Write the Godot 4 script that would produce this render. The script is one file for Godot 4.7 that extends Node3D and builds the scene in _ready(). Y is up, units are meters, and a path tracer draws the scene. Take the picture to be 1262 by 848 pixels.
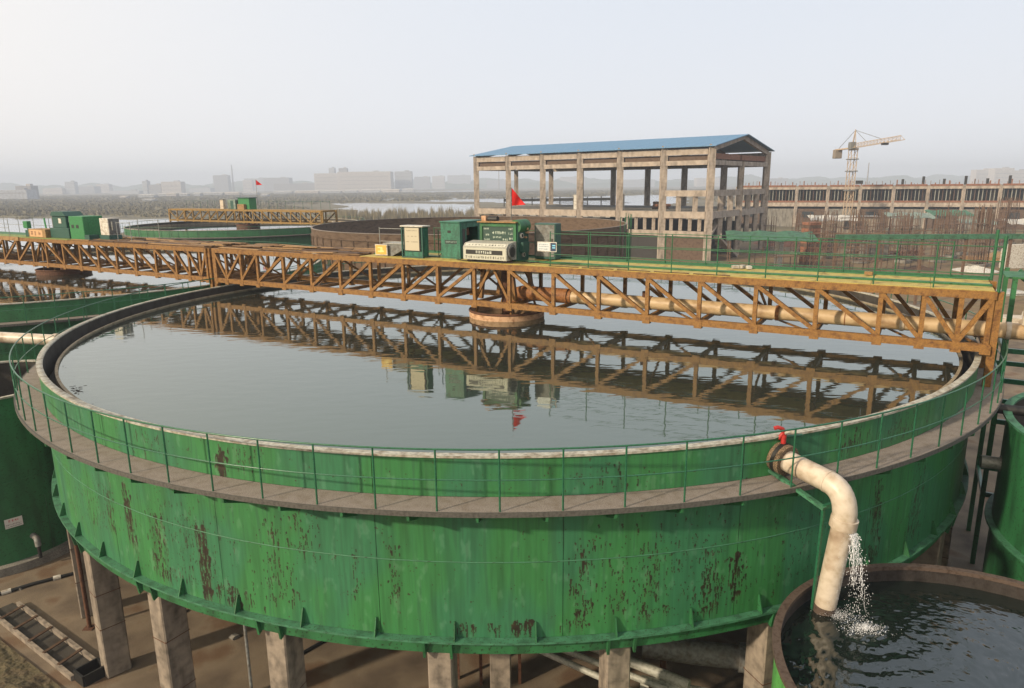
extends Node3D

# ---------------------------------------------------------------- mesh builder
class MB:
	var v := PackedVector3Array()
	var n := PackedVector3Array()
	var uv := PackedVector2Array()
	var ix := PackedInt32Array()
	func quad(a: Vector3, b: Vector3, c: Vector3, d: Vector3, na: Vector3, nb: Vector3, nc: Vector3, nd: Vector3, ua := Vector2(0, 0), ub := Vector2(0, 1), uc := Vector2(1, 1), ud := Vector2(1, 0)) -> void:
		var k := v.size()
		v.append_array([a, b, c, d]); n.append_array([na, nb, nc, nd]); uv.append_array([ua, ub, uc, ud])
		var f := (a - c).cross(a - b) + (a - d).cross(a - c)
		if f.dot(na + nb + nc + nd) >= 0.0:
			ix.append_array([k, k + 1, k + 2, k, k + 2, k + 3])
		else:
			ix.append_array([k, k + 2, k + 1, k, k + 3, k + 2])
	func flat(a: Vector3, b: Vector3, c: Vector3, d: Vector3, hint: Vector3) -> void:
		var m := (a - c).cross(b - d).normalized()
		if m.dot(hint) < 0.0: m = -m
		quad(a, b, c, d, m, m, m, m, Vector2(0, 1), Vector2(1, 1), Vector2(1, 0), Vector2(0, 0))
	func tri(a: Vector3, b: Vector3, c: Vector3, na: Vector3, nb: Vector3, nc: Vector3, ua := Vector2(), ub := Vector2(), uc := Vector2()) -> void:
		var k := v.size()
		v.append_array([a, b, c]); n.append_array([na, nb, nc]); uv.append_array([ua, ub, uc])
		if (a - c).cross(a - b).dot(na + nb + nc) >= 0.0:
			ix.append_array([k, k + 1, k + 2])
		else:
			ix.append_array([k, k + 2, k + 1])
	func box(c: Vector3, s: Vector3, basis := Basis.IDENTITY) -> void:
		var h := s * 0.5
		for ax in 3:
			var u := (ax + 1) % 3
			var w := (ax + 2) % 3
			for sg in [-1.0, 1.0]:
				var nn := Vector3.ZERO; nn[ax] = sg
				var p: Array[Vector3] = []
				for q in [[-1, -1], [-1, 1], [1, 1], [1, -1]]:
					var t := Vector3.ZERO
					t[ax] = sg * h[ax]; t[u] = q[0] * h[u]; t[w] = q[1] * h[w]
					p.append(c + basis * t)
				nn = (basis * nn).normalized()
				quad(p[0], p[1], p[2], p[3], nn, nn, nn, nn)
	func bar(a: Vector3, b: Vector3, w: float, h: float) -> void:
		var z := (b - a).normalized()
		var x := Vector3.UP.cross(z)
		if x.length() < 0.01: x = Vector3.RIGHT
		x = x.normalized()
		box((a + b) * 0.5, Vector3(w, h, a.distance_to(b)), Basis(x, z.cross(x), z))
	func mesh() -> ArrayMesh:
		var arr := []
		arr.resize(Mesh.ARRAY_MAX)
		arr[Mesh.ARRAY_VERTEX] = v; arr[Mesh.ARRAY_NORMAL] = n; arr[Mesh.ARRAY_TEX_UV] = uv; arr[Mesh.ARRAY_INDEX] = ix
		var m := ArrayMesh.new()
		m.add_surface_from_arrays(Mesh.PRIMITIVE_TRIANGLES, arr)
		return m

var M := {}
var names := {}
var rng := RandomNumberGenerator.new()
var unit_box: ArrayMesh
var unit_rod: CylinderMesh
var unit_pipe: CylinderMesh

# ---------------------------------------------------------------- nodes
func numbered(nm: String) -> String:
	var k: int = names.get(nm, 0)
	names[nm] = k + 1
	return nm if k == 0 else "%s_%03d" % [nm, k]

func tag(o: Node, label: String, category: String, group := "") -> void:
	o.set_meta("label", label); o.set_meta("category", category)
	if group: o.set_meta("group", group)

func thing(nm: String, label: String, category: String, at := Vector3.ZERO, yaw := 0.0, group := "") -> Node3D:
	var o := Node3D.new()
	o.name = numbered(nm)
	add_child(o)
	o.position = at; o.rotation.y = yaw
	tag(o, label, category, group)
	return o

func part(par: Node, nm: String, mesh: Mesh, mat: Material, xf := Transform3D.IDENTITY) -> MeshInstance3D:
	var o := MeshInstance3D.new()
	o.name = numbered(nm) if par == self else nm
	o.mesh = mesh; o.material_override = mat; o.transform = xf
	par.add_child(o, true)
	return o

func structure(nm: String, mesh: Mesh, mat: Material, xf := Transform3D.IDENTITY) -> MeshInstance3D:
	var o := part(self, nm, mesh, mat, xf)
	o.set_meta("kind", "structure")
	return o

func along(a: Vector3, b: Vector3, w: float, h: float) -> Transform3D:
	var z := (b - a).normalized()
	var x := Vector3.UP.cross(z)
	if x.length() < 0.01: x = Vector3.RIGHT
	x = x.normalized()
	return Transform3D(Basis(x * w, z.cross(x) * h, b - a), (a + b) * 0.5)

func beam(par: Node, nm: String, a: Vector3, b: Vector3, w: float, h: float, mat: Material) -> MeshInstance3D:
	return part(par, nm, unit_box, mat, along(a, b, w, h))

func box(par: Node, nm: String, c: Vector3, s: Vector3, mat: Material, yaw := 0.0) -> MeshInstance3D:
	return part(par, nm, unit_box, mat, Transform3D(Basis(Vector3.UP, yaw) * Basis.from_scale(s), c))

func rod(par: Node, nm: String, a: Vector3, b: Vector3, r: float, mat: Material, fine := false) -> MeshInstance3D:
	var y := (b - a).normalized()
	var x := Vector3.FORWARD.cross(y)
	if x.length() < 0.01: x = Vector3.RIGHT
	x = x.normalized()
	return part(par, nm, unit_pipe if fine else unit_rod, mat, Transform3D(Basis(x * r, b - a, x.cross(y) * r), (a + b) * 0.5))

func bevel_box(s: Vector3, e := 0.02) -> ArrayMesh:
	var m := MB.new()
	var h := s * 0.5
	for ax in 3:
		var u := (ax + 1) % 3
		var w := (ax + 2) % 3
		for sg in [-1.0, 1.0]:
			var nn := Vector3.ZERO; nn[ax] = sg
			var p: Array[Vector3] = []
			for q in [[-1, -1], [-1, 1], [1, 1], [1, -1]]:
				var t := Vector3.ZERO
				t[ax] = sg * h[ax]; t[u] = q[0] * (h[u] - e); t[w] = q[1] * (h[w] - e)
				p.append(t)
			m.flat(p[0], p[1], p[2], p[3], nn)
		for su in [-1.0, 1.0]:
			for sw in [-1.0, 1.0]:
				var p2: Array[Vector3] = []
				for q in [[-1, 0], [-1, 1], [1, 1], [1, 0]]:
					var t := Vector3.ZERO
					t[ax] = q[0] * (h[ax] - e)
					t[u] = su * (h[u] - (e if q[1] == 0 else 0.0)); t[w] = sw * (h[w] - (0.0 if q[1] == 0 else e))
					p2.append(t)
				var hint := Vector3.ZERO; hint[u] = su; hint[w] = sw
				m.flat(p2[0], p2[1], p2[2], p2[3], hint)
	for sx in [-1.0, 1.0]:
		for sy in [-1.0, 1.0]:
			for sz in [-1.0, 1.0]:
				var hn := Vector3(sx, sy, sz).normalized()
				m.tri(Vector3(sx * h.x, sy * (h.y - e), sz * (h.z - e)), Vector3(sx * (h.x - e), sy * h.y, sz * (h.z - e)), Vector3(sx * (h.x - e), sy * (h.y - e), sz * h.z), hn, hn, hn)
	return m.mesh()

# surface of revolution; each profile segment is flat along the profile, smooth around; an angle of 0 faces +z
func lathe(profile: Array, a0: float, a1: float, n: int, u0 := 0.0, u1 := 1.0, v_top := 1.0, v_h := 1.0, caps := false) -> ArrayMesh:
	var m := MB.new()
	for k in profile.size() - 1:
		var p: Vector2 = profile[k]
		var q: Vector2 = profile[k + 1]
		var d := (q - p).normalized()
		for i in n:
			var t0 := float(i) / n
			var t1 := float(i + 1) / n
			var b0 := deg_to_rad(lerpf(a0, a1, t0))
			var b1 := deg_to_rad(lerpf(a0, a1, t1))
			var e0 := Vector3(sin(b0), 0, cos(b0))
			var e1 := Vector3(sin(b1), 0, cos(b1))
			var n0 := e0 * d.y - Vector3.UP * d.x
			var n1 := e1 * d.y - Vector3.UP * d.x
			var ua := lerpf(u0, u1, t0)
			var ub := lerpf(u0, u1, t1)
			m.quad(e0 * p.x + Vector3.UP * p.y, e0 * q.x + Vector3.UP * q.y, e1 * q.x + Vector3.UP * q.y, e1 * p.x + Vector3.UP * p.y, n0, n0, n1, n1,
				Vector2(ua, (v_top - p.y) / v_h), Vector2(ua, (v_top - q.y) / v_h), Vector2(ub, (v_top - q.y) / v_h), Vector2(ub, (v_top - p.y) / v_h))
	if caps:
		for e in [[a0, -1.0], [a1, 1.0]]:
			var b := deg_to_rad(e[0])
			var er := Vector3(sin(b), 0, cos(b))
			var hint: Vector3 = Vector3(cos(b), 0, -sin(b)) * e[1]
			if profile.size() == 5:
				m.flat(er * profile[0].x + Vector3.UP * profile[0].y, er * profile[1].x + Vector3.UP * profile[1].y, er * profile[2].x + Vector3.UP * profile[2].y, er * profile[3].x + Vector3.UP * profile[3].y, hint)
	return m.mesh()

func ring(r0: float, r1: float, y0: float, y1: float, n: int, a0 := 0.0, a1 := 360.0) -> ArrayMesh:
	return lathe([Vector2(r1, y0), Vector2(r1, y1), Vector2(r0, y1), Vector2(r0, y0), Vector2(r1, y0)], a0, a1, n, 0.0, 1.0, 1.0, 1.0, a1 - a0 < 359.0)

func hoop(r: float, y: float, t: float, n: int, a0 := 0.0, a1 := 360.0) -> ArrayMesh:
	var m := MB.new()
	var k := 8
	for i in n:
		var b0 := deg_to_rad(lerpf(a0, a1, float(i) / n))
		var b1 := deg_to_rad(lerpf(a0, a1, float(i + 1) / n))
		var e0 := Vector3(sin(b0), 0, cos(b0))
		var e1 := Vector3(sin(b1), 0, cos(b1))
		for j in k:
			var c0 := TAU * j / k
			var c1 := TAU * (j + 1) / k
			var n00 := e0 * cos(c0) + Vector3.UP * sin(c0)
			var n01 := e0 * cos(c1) + Vector3.UP * sin(c1)
			var n10 := e1 * cos(c0) + Vector3.UP * sin(c0)
			var n11 := e1 * cos(c1) + Vector3.UP * sin(c1)
			var up := Vector3.UP * y
			m.quad(e0 * r + up + n00 * t, e0 * r + up + n01 * t, e1 * r + up + n11 * t, e1 * r + up + n10 * t, n00, n01, n11, n10)
	return m.mesh()

func tube(pts: Array, r: float, k := 16, cap := true, radii: Array = []) -> ArrayMesh:
	var m := MB.new()
	var fr: Array[Basis] = []
	var ref := Vector3.UP
	for i in pts.size():
		var t: Vector3 = (pts[mini(i + 1, pts.size() - 1)] - pts[maxi(i - 1, 0)]).normalized()
		if absf(t.dot(ref)) > 0.98: ref = Vector3.RIGHT if absf(t.x) < 0.9 else Vector3.FORWARD
		var x := ref.cross(t).normalized()
		ref = t.cross(x)
		fr.append(Basis(x, ref, t))
	var length := 0.0
	for i in pts.size() - 1:
		var l0 := length
		length += (pts[i] as Vector3).distance_to(pts[i + 1])
		var ra: float = radii[i] if radii else r
		var rb: float = radii[i + 1] if radii else r
		for j in k:
			var c0 := TAU * j / k
			var c1 := TAU * (j + 1) / k
			var a0 := fr[i].x * cos(c0) + fr[i].y * sin(c0)
			var a1 := fr[i].x * cos(c1) + fr[i].y * sin(c1)
			var b0 := fr[i + 1].x * cos(c0) + fr[i + 1].y * sin(c0)
			var b1 := fr[i + 1].x * cos(c1) + fr[i + 1].y * sin(c1)
			m.quad(pts[i] + a0 * ra, pts[i] + a1 * ra, pts[i + 1] + b1 * rb, pts[i + 1] + b0 * rb, a0, a1, b1, b0, Vector2(float(j) / k, l0), Vector2(float(j + 1) / k, l0), Vector2(float(j + 1) / k, length), Vector2(float(j) / k, length))
	if cap:
		for e in [[0, -1.0], [pts.size() - 1, 1.0]]:
			var i: int = e[0]
			var nn: Vector3 = fr[i].z * e[1]
			var rr: float = radii[i] if radii else r
			for j in k:
				var c0 := TAU * j / k
				var c1 := TAU * (j + 1) / k
				m.tri(pts[i], pts[i] + (fr[i].x * cos(c0) + fr[i].y * sin(c0)) * rr, pts[i] + (fr[i].x * cos(c1) + fr[i].y * sin(c1)) * rr, nn, nn, nn)
	return m.mesh()

func prism(poly: Array, depth: float) -> ArrayMesh:   # polygon (convex) in local xy, thickness along z, centred
	var m := MB.new()
	var h := depth * 0.5
	for s in [-1.0, 1.0]:
		var nn := Vector3(0, 0, s)
		for i in range(1, poly.size() - 1):
			m.tri(Vector3(poly[0].x, poly[0].y, s * h), Vector3(poly[i].x, poly[i].y, s * h), Vector3(poly[i + 1].x, poly[i + 1].y, s * h), nn, nn, nn, poly[0], poly[i], poly[i + 1])
	var mid := Vector2.ZERO
	for p in poly: mid += p / poly.size()
	for i in poly.size():
		var a: Vector2 = poly[i]
		var b: Vector2 = poly[(i + 1) % poly.size()]
		var o := (a + b) * 0.5 - mid
		m.flat(Vector3(a.x, a.y, -h), Vector3(b.x, b.y, -h), Vector3(b.x, b.y, h), Vector3(a.x, a.y, h), Vector3(o.x, o.y, 0))
	return m.mesh()

func sheet(poly: Array, y: float) -> ArrayMesh:    # flat polygon on the ground, points are (x, z)
	var pts := PackedVector2Array(poly)
	var tris := Geometry2D.triangulate_polygon(pts)
	var m := MB.new()
	for i in range(0, tris.size(), 3):
		var a := pts[tris[i]]
		var b := pts[tris[i + 1]]
		var c := pts[tris[i + 2]]
		m.tri(Vector3(a.x, y, a.y), Vector3(b.x, y, b.y), Vector3(c.x, y, c.y), Vector3.UP, Vector3.UP, Vector3.UP, a, b, c)
	return m.mesh()

func rough_edge(poly: Array, steps: int, amount: float) -> Array:
	var out := []
	for i in poly.size():
		var a: Vector2 = poly[i]
		var b: Vector2 = poly[(i + 1) % poly.size()]
		for k in steps:
			var t := float(k) / steps
			var p := a.lerp(b, t)
			if k > 0: p += (b - a).orthogonal().normalized() * rng.randf_range(-1, 1) * minf(amount, a.distance_to(b) * 0.06)
			out.append(p)
	return out

# ---------------------------------------------------------------- textures and materials
func col(r: float, g: float, b: float) -> Color:
	return Color(r / 255.0, g / 255.0, b / 255.0)

func ramp(stops: Array) -> Gradient:
	var g := Gradient.new()
	var o := PackedFloat32Array()
	var c := PackedColorArray()
	for s in stops:
		o.append(s[0]); c.append(s[1])
	g.offsets = o; g.colors = c
	return g

func noise_tex(sd: int, freq: float, stops: Array, size := 512, octaves := 5, kind := FastNoiseLite.TYPE_SIMPLEX_SMOOTH) -> NoiseTexture2D:
	var f := FastNoiseLite.new()
	f.seed = sd; f.frequency = freq; f.noise_type = kind
	f.fractal_type = FastNoiseLite.FRACTAL_FBM; f.fractal_octaves = octaves
	var t := NoiseTexture2D.new()
	t.width = size; t.height = size; t.seamless = true; t.noise = f
	t.color_ramp = ramp(stops)
	return t

func grey(a: float) -> Color:
	return Color(a, a, a)

func mk(nm: String, c: Color, rough := 0.75, metal := 0.0, fine: Texture2D = null, fs := Vector3.ONE, coarse: Texture2D = null, cs := Vector3.ONE * 0.2) -> StandardMaterial3D:
	var m := StandardMaterial3D.new()
	m.resource_name = nm
	m.albedo_color = c; m.roughness = rough; m.metallic = metal
	if fine:
		m.albedo_texture = fine
		m.uv1_triplanar = true; m.uv1_world_triplanar = true; m.uv1_scale = fs; m.uv1_triplanar_sharpness = 4.0
	if coarse:
		m.detail_enabled = true; m.detail_albedo = coarse; m.detail_blend_mode = BaseMaterial3D.BLEND_MODE_MUL
		m.detail_uv_layer = BaseMaterial3D.DETAIL_UV_2
		m.uv2_triplanar = true; m.uv2_world_triplanar = true; m.uv2_scale = cs; m.uv2_triplanar_sharpness = 4.0
	M[nm] = m
	return m

func bumpy(m: StandardMaterial3D, t: Texture2D, cm: float) -> void:
	m.heightmap_enabled = true; m.heightmap_texture = t; m.heightmap_scale = cm

# green paint of the big tank: faded in bands, rusted where the photograph shows rust; u spans 120 degrees, v 3.9 m
func shell_image() -> ImageTexture:
	var W := 2048
	var H := 352
	var band := FastNoiseLite.new(); band.seed = 3; band.frequency = 0.02; band.fractal_octaves = 3
	var streak := FastNoiseLite.new(); streak.seed = 9; streak.frequency = 0.05; streak.fractal_octaves = 4
	var dots := FastNoiseLite.new(); dots.seed = 21; dots.frequency = 0.2; dots.fractal_octaves = 3
	var blot := FastNoiseLite.new(); blot.seed = 33; blot.frequency = 0.05; blot.fractal_octaves = 4
	# angle, top y, bottom y, half width in degrees, strength
	var spots := [[-32.3, 6.55, 5.1, 0.45, 1.25], [-23.7, 6.05, 4.45, 0.42, 1.5], [-21.0, 4.8, 4.42, 1.6, 1.15], [-28.8, 6.1, 4.5, 0.9, 0.85], [-20.95, 8.0, 7.45, 0.42, 1.7], [-17.0, 6.6, 4.7, 1.3, 0.62], [-14.5, 7.1, 5.8, 1.1, 0.62], [-8.0, 6.6, 5.0, 0.5, 0.6], [-10.8, 6.2, 5.0, 0.3, 0.5],
		[0.9, 4.7, 4.42, 0.6, 1.4], [-3.0, 4.65, 4.42, 0.8, 0.9], [-1.0, 4.6, 4.42, 0.5, 0.8], [5.0, 6.4, 4.5, 0.9, 0.8], [7.5, 6.0, 4.7, 0.7, 0.6], [9.8, 6.2, 4.5, 0.8, 0.72], [14.4, 6.0, 4.5, 0.8, 0.95], [16.6, 5.8, 4.6, 0.6, 1.0], [30.5, 6.6, 4.6, 0.7, 1.0],
		[26.4, 8.0, 7.5, 1.5, 0.75], [-38.0, 6.4, 5.0, 2.5, 0.45], [-26.0, 6.5, 4.6, 5.0, 0.5], [-35.5, 6.4, 5.2, 0.6, 0.8], [22.0, 6.4, 4.8, 2.0, 0.42], [7.0, 8.0, 7.4, 3.0, 0.4], [33.0, 8.0, 7.4, 3.0, 0.6], [-28.0, 8.0, 7.5, 2.0, 0.5], [-18.5, 8.0, 7.5, 1.6, 0.6], [37.0, 6.6, 4.6, 1.2, 0.7], [-44.0, 6.6, 4.8, 3.0, 0.35], [12.0, 6.8, 4.5, 5.0, 0.38]]
	var mask := PackedFloat32Array(); mask.resize(W * H)
	var haze := PackedFloat32Array(); haze.resize(W * H)
	var rr := RandomNumberGenerator.new(); rr.seed = 17
	var px := W / 120.0
	for s in spots:
		# each mark is many short runs and scabs that start along its height and drip down
		var count := int((s[1] - s[2]) * (s[3] + 0.25) * s[4] * 52.0) + 6
		for q in count:
			var x0: float = (s[0] + 60.0 + rr.randfn(0.0, s[3] * 0.62)) * px
			var y0: float = (8.12 - lerpf(s[1], s[2], pow(rr.randf(), 0.8))) / 3.9 * H
			var ln := rr.randf_range(2.0, 12.0) * (1.0 + 3.0 * pow(rr.randf(), 3.0)) * clampf(s[4], 0.4, 1.4)
			var wd := rr.randf_range(0.25, 0.8) * (1.0 + 2.4 * pow(rr.randf(), 5.0)) * clampf(s[4], 0.5, 1.5)
			for j in range(maxi(int(y0 - wd * 2.0), 0), mini(int(y0 + ln) + 2, H)):
				var tt := clampf((j - y0) / ln, 0.0, 1.0)
				var ww := wd * (1.0 - 0.75 * tt) * (1.0 if j > y0 else sqrt(maxf(0.0, 1.0 - pow((y0 - j) / (wd * 2.0), 2.0))))
				var xc := x0 + 1.2 * streak.get_noise_2d(q * 13.0, j * 2.0)
				for i in range(int(xc - ww * 1.8) - 1, int(xc + ww * 1.8) + 2):
					if i < 0 or i >= W: continue
					var k := 1.0 - smoothstep(ww * 0.6, ww * 1.5 + 0.3, absf(i - xc))
					mask[j * W + i] = maxf(mask[j * W + i], k * (1.0 - 0.35 * tt))
			# faint wash of brown well below
			if rr.randf() < 0.5:
				var hl := ln * rr.randf_range(2.0, 5.0)
				for j in range(int(y0), mini(int(y0 + hl), H)):
					for i in range(int(x0 - wd * 1.4), int(x0 + wd * 1.4) + 1):
						if i >= 0 and i < W and j >= 0: haze[j * W + i] = minf(1.0, haze[j * W + i] + 0.22 * (1.0 - (j - y0) / hl))
	var data := PackedByteArray(); data.resize(W * H * 3)
	for j in H:
		for i in W:
			var a := band.get_noise_2d(i * 0.42, j * 0.12)
			var b := streak.get_noise_2d(i * 0.9, j * 0.06)
			var c := Vector3(44, 105, 62)
			c = c.lerp(Vector3(42, 98, 76), clampf(a * 1.7 + 0.1, 0.0, 0.5))
			c = c.lerp(Vector3(48, 112, 54), clampf(-a * 1.8, 0.0, 0.4))
			var fine_run := streak.get_noise_2d(i * 3.1, j * 0.1 + 300.0)
			c *= 1.0 + 0.2 * b + 0.14 * fine_run
			# grey green grime in runs
			c = c.lerp(Vector3(34, 66, 48), smoothstep(0.12, 0.5, b * 0.7 + fine_run * 0.6) * 0.45)
			var d := dots.get_noise_2d(i * 1.2, j * 0.5)
			var e := blot.get_noise_2d(i, j * 0.55)
			var k := mask[j * W + i]
			c = c.lerp(Vector3(74, 72, 40), minf(haze[j * W + i], 0.8) * 0.5)
			var r := maxf(smoothstep(0.35, 0.75, k + e * 0.35), smoothstep(0.62, 0.7, d * 0.8 + e * 0.55))
			c = c.lerp(Vector3(36, 25, 15) * (0.7 + 0.9 * absf(e) + 0.3 * maxf(d, 0.0)), r * 0.93)
			# chalky bloom
			var w := smoothstep(0.30, 0.55, streak.get_noise_2d(i * 0.9 + 700.0, j * 0.25)) * 0.22
			c = c.lerp(Vector3(120, 150, 130), w)
			var o := (j * W + i) * 3
			data[o] = clampi(int(c.x), 0, 255); data[o + 1] = clampi(int(c.y), 0, 255); data[o + 2] = clampi(int(c.z), 0, 255)
	return ImageTexture.create_from_image(Image.create_from_data(W, H, false, Image.FORMAT_RGB8, data))

# print on signs and panels: rows of small dark strokes like the unreadable lettering in the photograph
func print_image(w: int, h: int, ground: Color, ink: Color, rows: Array, sd: int) -> ImageTexture:
	var im := Image.create(w, h, false, Image.FORMAT_RGB8)
	im.fill(ground)
	var r := RandomNumberGenerator.new(); r.seed = sd
	for row in rows:       # x0, x1, y0, y1 as shares
		var x: float = row[0] * w
		while x < row[1] * w:
			var cw: float = (row[3] - row[2]) * h * r.randf_range(0.5, 0.85)
			var hh: float = (row[3] - row[2]) * h
			for k in 4:
				if r.randf() < 0.5:
					im.fill_rect(Rect2i(int(x + cw * r.randf() * 0.7), int(row[2] * h), maxi(1, int(cw * 0.2)), maxi(1, int(hh))), ink)
				else:
					im.fill_rect(Rect2i(int(x), int(row[2] * h + hh * r.randf() * 0.85), maxi(1, int(cw * 0.9)), maxi(1, int(hh * 0.16))), ink)
			x += cw * 1.25
	return ImageTexture.create_from_image(im)

func printed(nm: String, t: Texture2D, rough := 0.5) -> StandardMaterial3D:
	var m := StandardMaterial3D.new()
	m.resource_name = nm; m.albedo_texture = t; m.roughness = rough
	M[nm] = m
	return m

func ripple_image(size: int, sd: int, freq: float, stretch: float) -> ImageTexture:
	var f := FastNoiseLite.new(); f.seed = sd; f.frequency = freq; f.fractal_octaves = 3; f.fractal_gain = 0.45
	var im := Image.create(size, size, false, Image.FORMAT_RF)
	for j in size:
		for i in size:
			# blend across the border so that the picture tiles
			var x := float(i); var y := float(j)
			var bx := smoothstep(0.85, 1.0, x / size); var by := smoothstep(0.85, 1.0, y / size)
			var v := lerpf(lerpf(f.get_noise_2d(x, y * stretch), f.get_noise_2d(x - size, y * stretch), bx), lerpf(f.get_noise_2d(x, (y - size) * stretch), f.get_noise_2d(x - size, (y - size) * stretch), bx), by)
			im.set_pixel(i, j, Color(v * 0.5 + 0.5, 0, 0))
	return ImageTexture.create_from_image(im)

func make_materials() -> void:
	var mottle := noise_tex(11, 0.012, [[0.0, grey(0.62)], [0.45, grey(0.86)], [1.0, grey(1.0)]])
	var fine := noise_tex(12, 0.03, [[0.0, grey(0.68)], [0.5, grey(0.9)], [1.0, grey(1.0)]], 512, 6)
	var coarse := noise_tex(13, 0.008, [[0.2, grey(0.66)], [0.55, grey(0.92)], [0.9, grey(1.0)]], 512, 4)
	var grain := noise_tex(14, 0.09, [[0.0, grey(0.66)], [0.5, grey(0.9)], [1.0, grey(1.0)]], 512, 4)
	var specks := noise_tex(15, 0.04, [[0.0, Color(1, 1, 1)], [0.68, Color(1, 1, 1)], [0.78, Color(0.7, 0.6, 0.5)], [1.0, Color(0.45, 0.32, 0.24)]], 512, 5)
	var rusty := noise_tex(16, 0.02, [[0.0, Color(0.6, 0.5, 0.42)], [0.3, Color(0.86, 0.82, 0.76)], [0.55, Color(1, 1, 1)], [1.0, Color(1, 0.99, 0.95)]], 512, 6)
	var relief := noise_tex(17, 0.05, [[0.0, grey(0.0)], [1.0, grey(1.0)]], 512, 5)
	var soil := noise_tex(18, 0.02, [[0.0, col(92, 78, 58)], [0.4, col(128, 112, 86)], [0.6, col(112, 102, 74)], [1.0, col(150, 134, 106)]], 512, 6)
	var fields := noise_tex(19, 0.012, [[0.15, col(74, 70, 56)], [0.42, col(96, 92, 72)], [0.6, col(118, 110, 88)], [0.85, col(88, 90, 66)]], 1024, 6)
	var pad := noise_tex(20, 0.010, [[0.1, col(104, 92, 78)], [0.4, col(138, 124, 106)], [0.62, col(156, 142, 122)], [0.8, col(136, 112, 88)], [1.0, col(122, 94, 68)]], 512, 6)
	var stains := noise_tex(22, 0.016, [[0.0, Color(0.68, 0.62, 0.57)], [0.3, Color(0.88, 0.85, 0.82)], [0.55, Color(1, 1, 1)], [1.0, Color(1, 1, 1)]], 512, 5)
	var clean := noise_tex(24, 0.01, [[0.0, Color(0.86, 0.84, 0.8)], [0.5, Color(0.96, 0.955, 0.95)], [1.0, Color(1, 1, 1)]], 512, 5)

	var sh := StandardMaterial3D.new()
	sh.albedo_texture = shell_image(); sh.roughness = 0.55; sh.resource_name = "shell_paint"
	bumpy(sh, relief, 0.0)
	sh.heightmap_enabled = false
	M.shell = sh
	mk("green", col(42, 108, 64), 0.55, 0.0, specks, Vector3.ONE * 0.5, mottle, Vector3(0.3, 0.06, 0.3))
	mk("green_bright", col(88, 164, 84), 0.55, 0.0, specks, Vector3.ONE * 0.3, mottle, Vector3(0.4, 0.08, 0.4))
	mk("green_edge", col(64, 122, 92), 0.6, 0.0, specks, Vector3.ONE * 0.8, mottle, Vector3.ONE * 0.4)
	mk("green_rail", col(38, 98, 70), 0.3, 0.0, fine, Vector3.ONE * 0.8)
	mk("rail_deck", col(32, 96, 60), 0.5, 0.0, fine, Vector3.ONE * 0.8)
	mk("teal", col(54, 128, 104), 0.5, 0.0, fine, Vector3.ONE * 0.7, mottle, Vector3(0.6, 0.15, 0.6))
	mk("teal_dark", col(36, 82, 72), 0.5, 0.0, fine, Vector3.ONE * 0.7)
	mk("cabin_green", col(44, 124, 70), 0.5, 0.0, fine, Vector3.ONE * 0.6)
	mk("walk", col(140, 131, 124), 0.85, 0.0, grain, Vector3.ONE * 0.7, clean, Vector3.ONE * 0.6)
	mk("pale_rim", col(176, 174, 162), 0.7, 0.0, fine, Vector3.ONE * 0.6, stains, Vector3.ONE * 0.35)
	mk("lip", col(150, 138, 116), 0.8, 0.0, grain, Vector3.ONE * 0.6, stains, Vector3.ONE * 0.3)
	mk("launder", col(62, 58, 52), 0.8, 0.0, grain, Vector3.ONE * 0.5, stains, Vector3.ONE * 0.2)
	mk("concrete", col(156, 144, 130), 0.9, 0.0, fine, Vector3.ONE * 0.22, mottle, Vector3(0.4, 0.09, 0.4))
	bumpy(M.concrete, relief, 0.4)
	mk("concrete_grey", col(150, 146, 138), 0.9, 0.0, grain, Vector3.ONE * 0.3, mottle, Vector3(0.2, 0.06, 0.2))
	mk("ochre", col(138, 98, 42), 0.6, 0.0, rusty, Vector3.ONE * 0.45, fine, Vector3.ONE * 1.3)
	mk("ochre_yellow", col(146, 116, 52), 0.65, 0.0, rusty, Vector3.ONE * 0.4, fine, Vector3.ONE * 1.1)
	mk("deck_yellow", col(186, 168, 84), 0.7, 0.0, grain, Vector3.ONE * 0.6, stains, Vector3.ONE * 0.3)
	mk("deck_green", col(44, 112, 60), 0.6, 0.0, grain, Vector3.ONE * 0.6, stains, Vector3.ONE * 0.3)
	mk("deck_lime", col(132, 152, 78), 0.7, 0.0, grain, Vector3.ONE * 0.6, stains, Vector3.ONE * 0.3)
	mk("wood_a", col(122, 94, 62), 0.85, 0.0, grain, Vector3(0.3, 0.9, 0.3), stains, Vector3.ONE * 0.4)
	mk("wood_b", col(158, 126, 84), 0.85, 0.0, grain, Vector3(0.3, 0.9, 0.3), stains, Vector3.ONE * 0.4)
	mk("wood_c", col(84, 62, 44), 0.85, 0.0, grain, Vector3(0.3, 0.9, 0.3), stains, Vector3.ONE * 0.4)
	mk("rust", col(96, 62, 42), 0.85, 0.0, rusty, Vector3.ONE * 0.6, grain, Vector3.ONE * 1.2)
	mk("rust_drum", col(204, 166, 134), 0.8, 0.0, rusty, Vector3.ONE * 0.35, grain, Vector3.ONE * 1.2)
	mk("rebar", col(98, 78, 64), 0.85, 0.0, rusty, Vector3.ONE * 0.4)
	mk("primer", col(102, 84, 68), 0.85, 0.0, rusty, Vector3(0.12, 0.3, 0.12), grain, Vector3.ONE * 0.3)
	mk("tar", col(46, 44, 42), 0.75, 0.0, grain, Vector3.ONE * 0.2, stains, Vector3(0.1, 0.03, 0.1))
	mk("cream", col(190, 180, 165), 0.42, 0.0, clean, Vector3.ONE * 0.9, stains, Vector3.ONE * 0.17)
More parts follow.
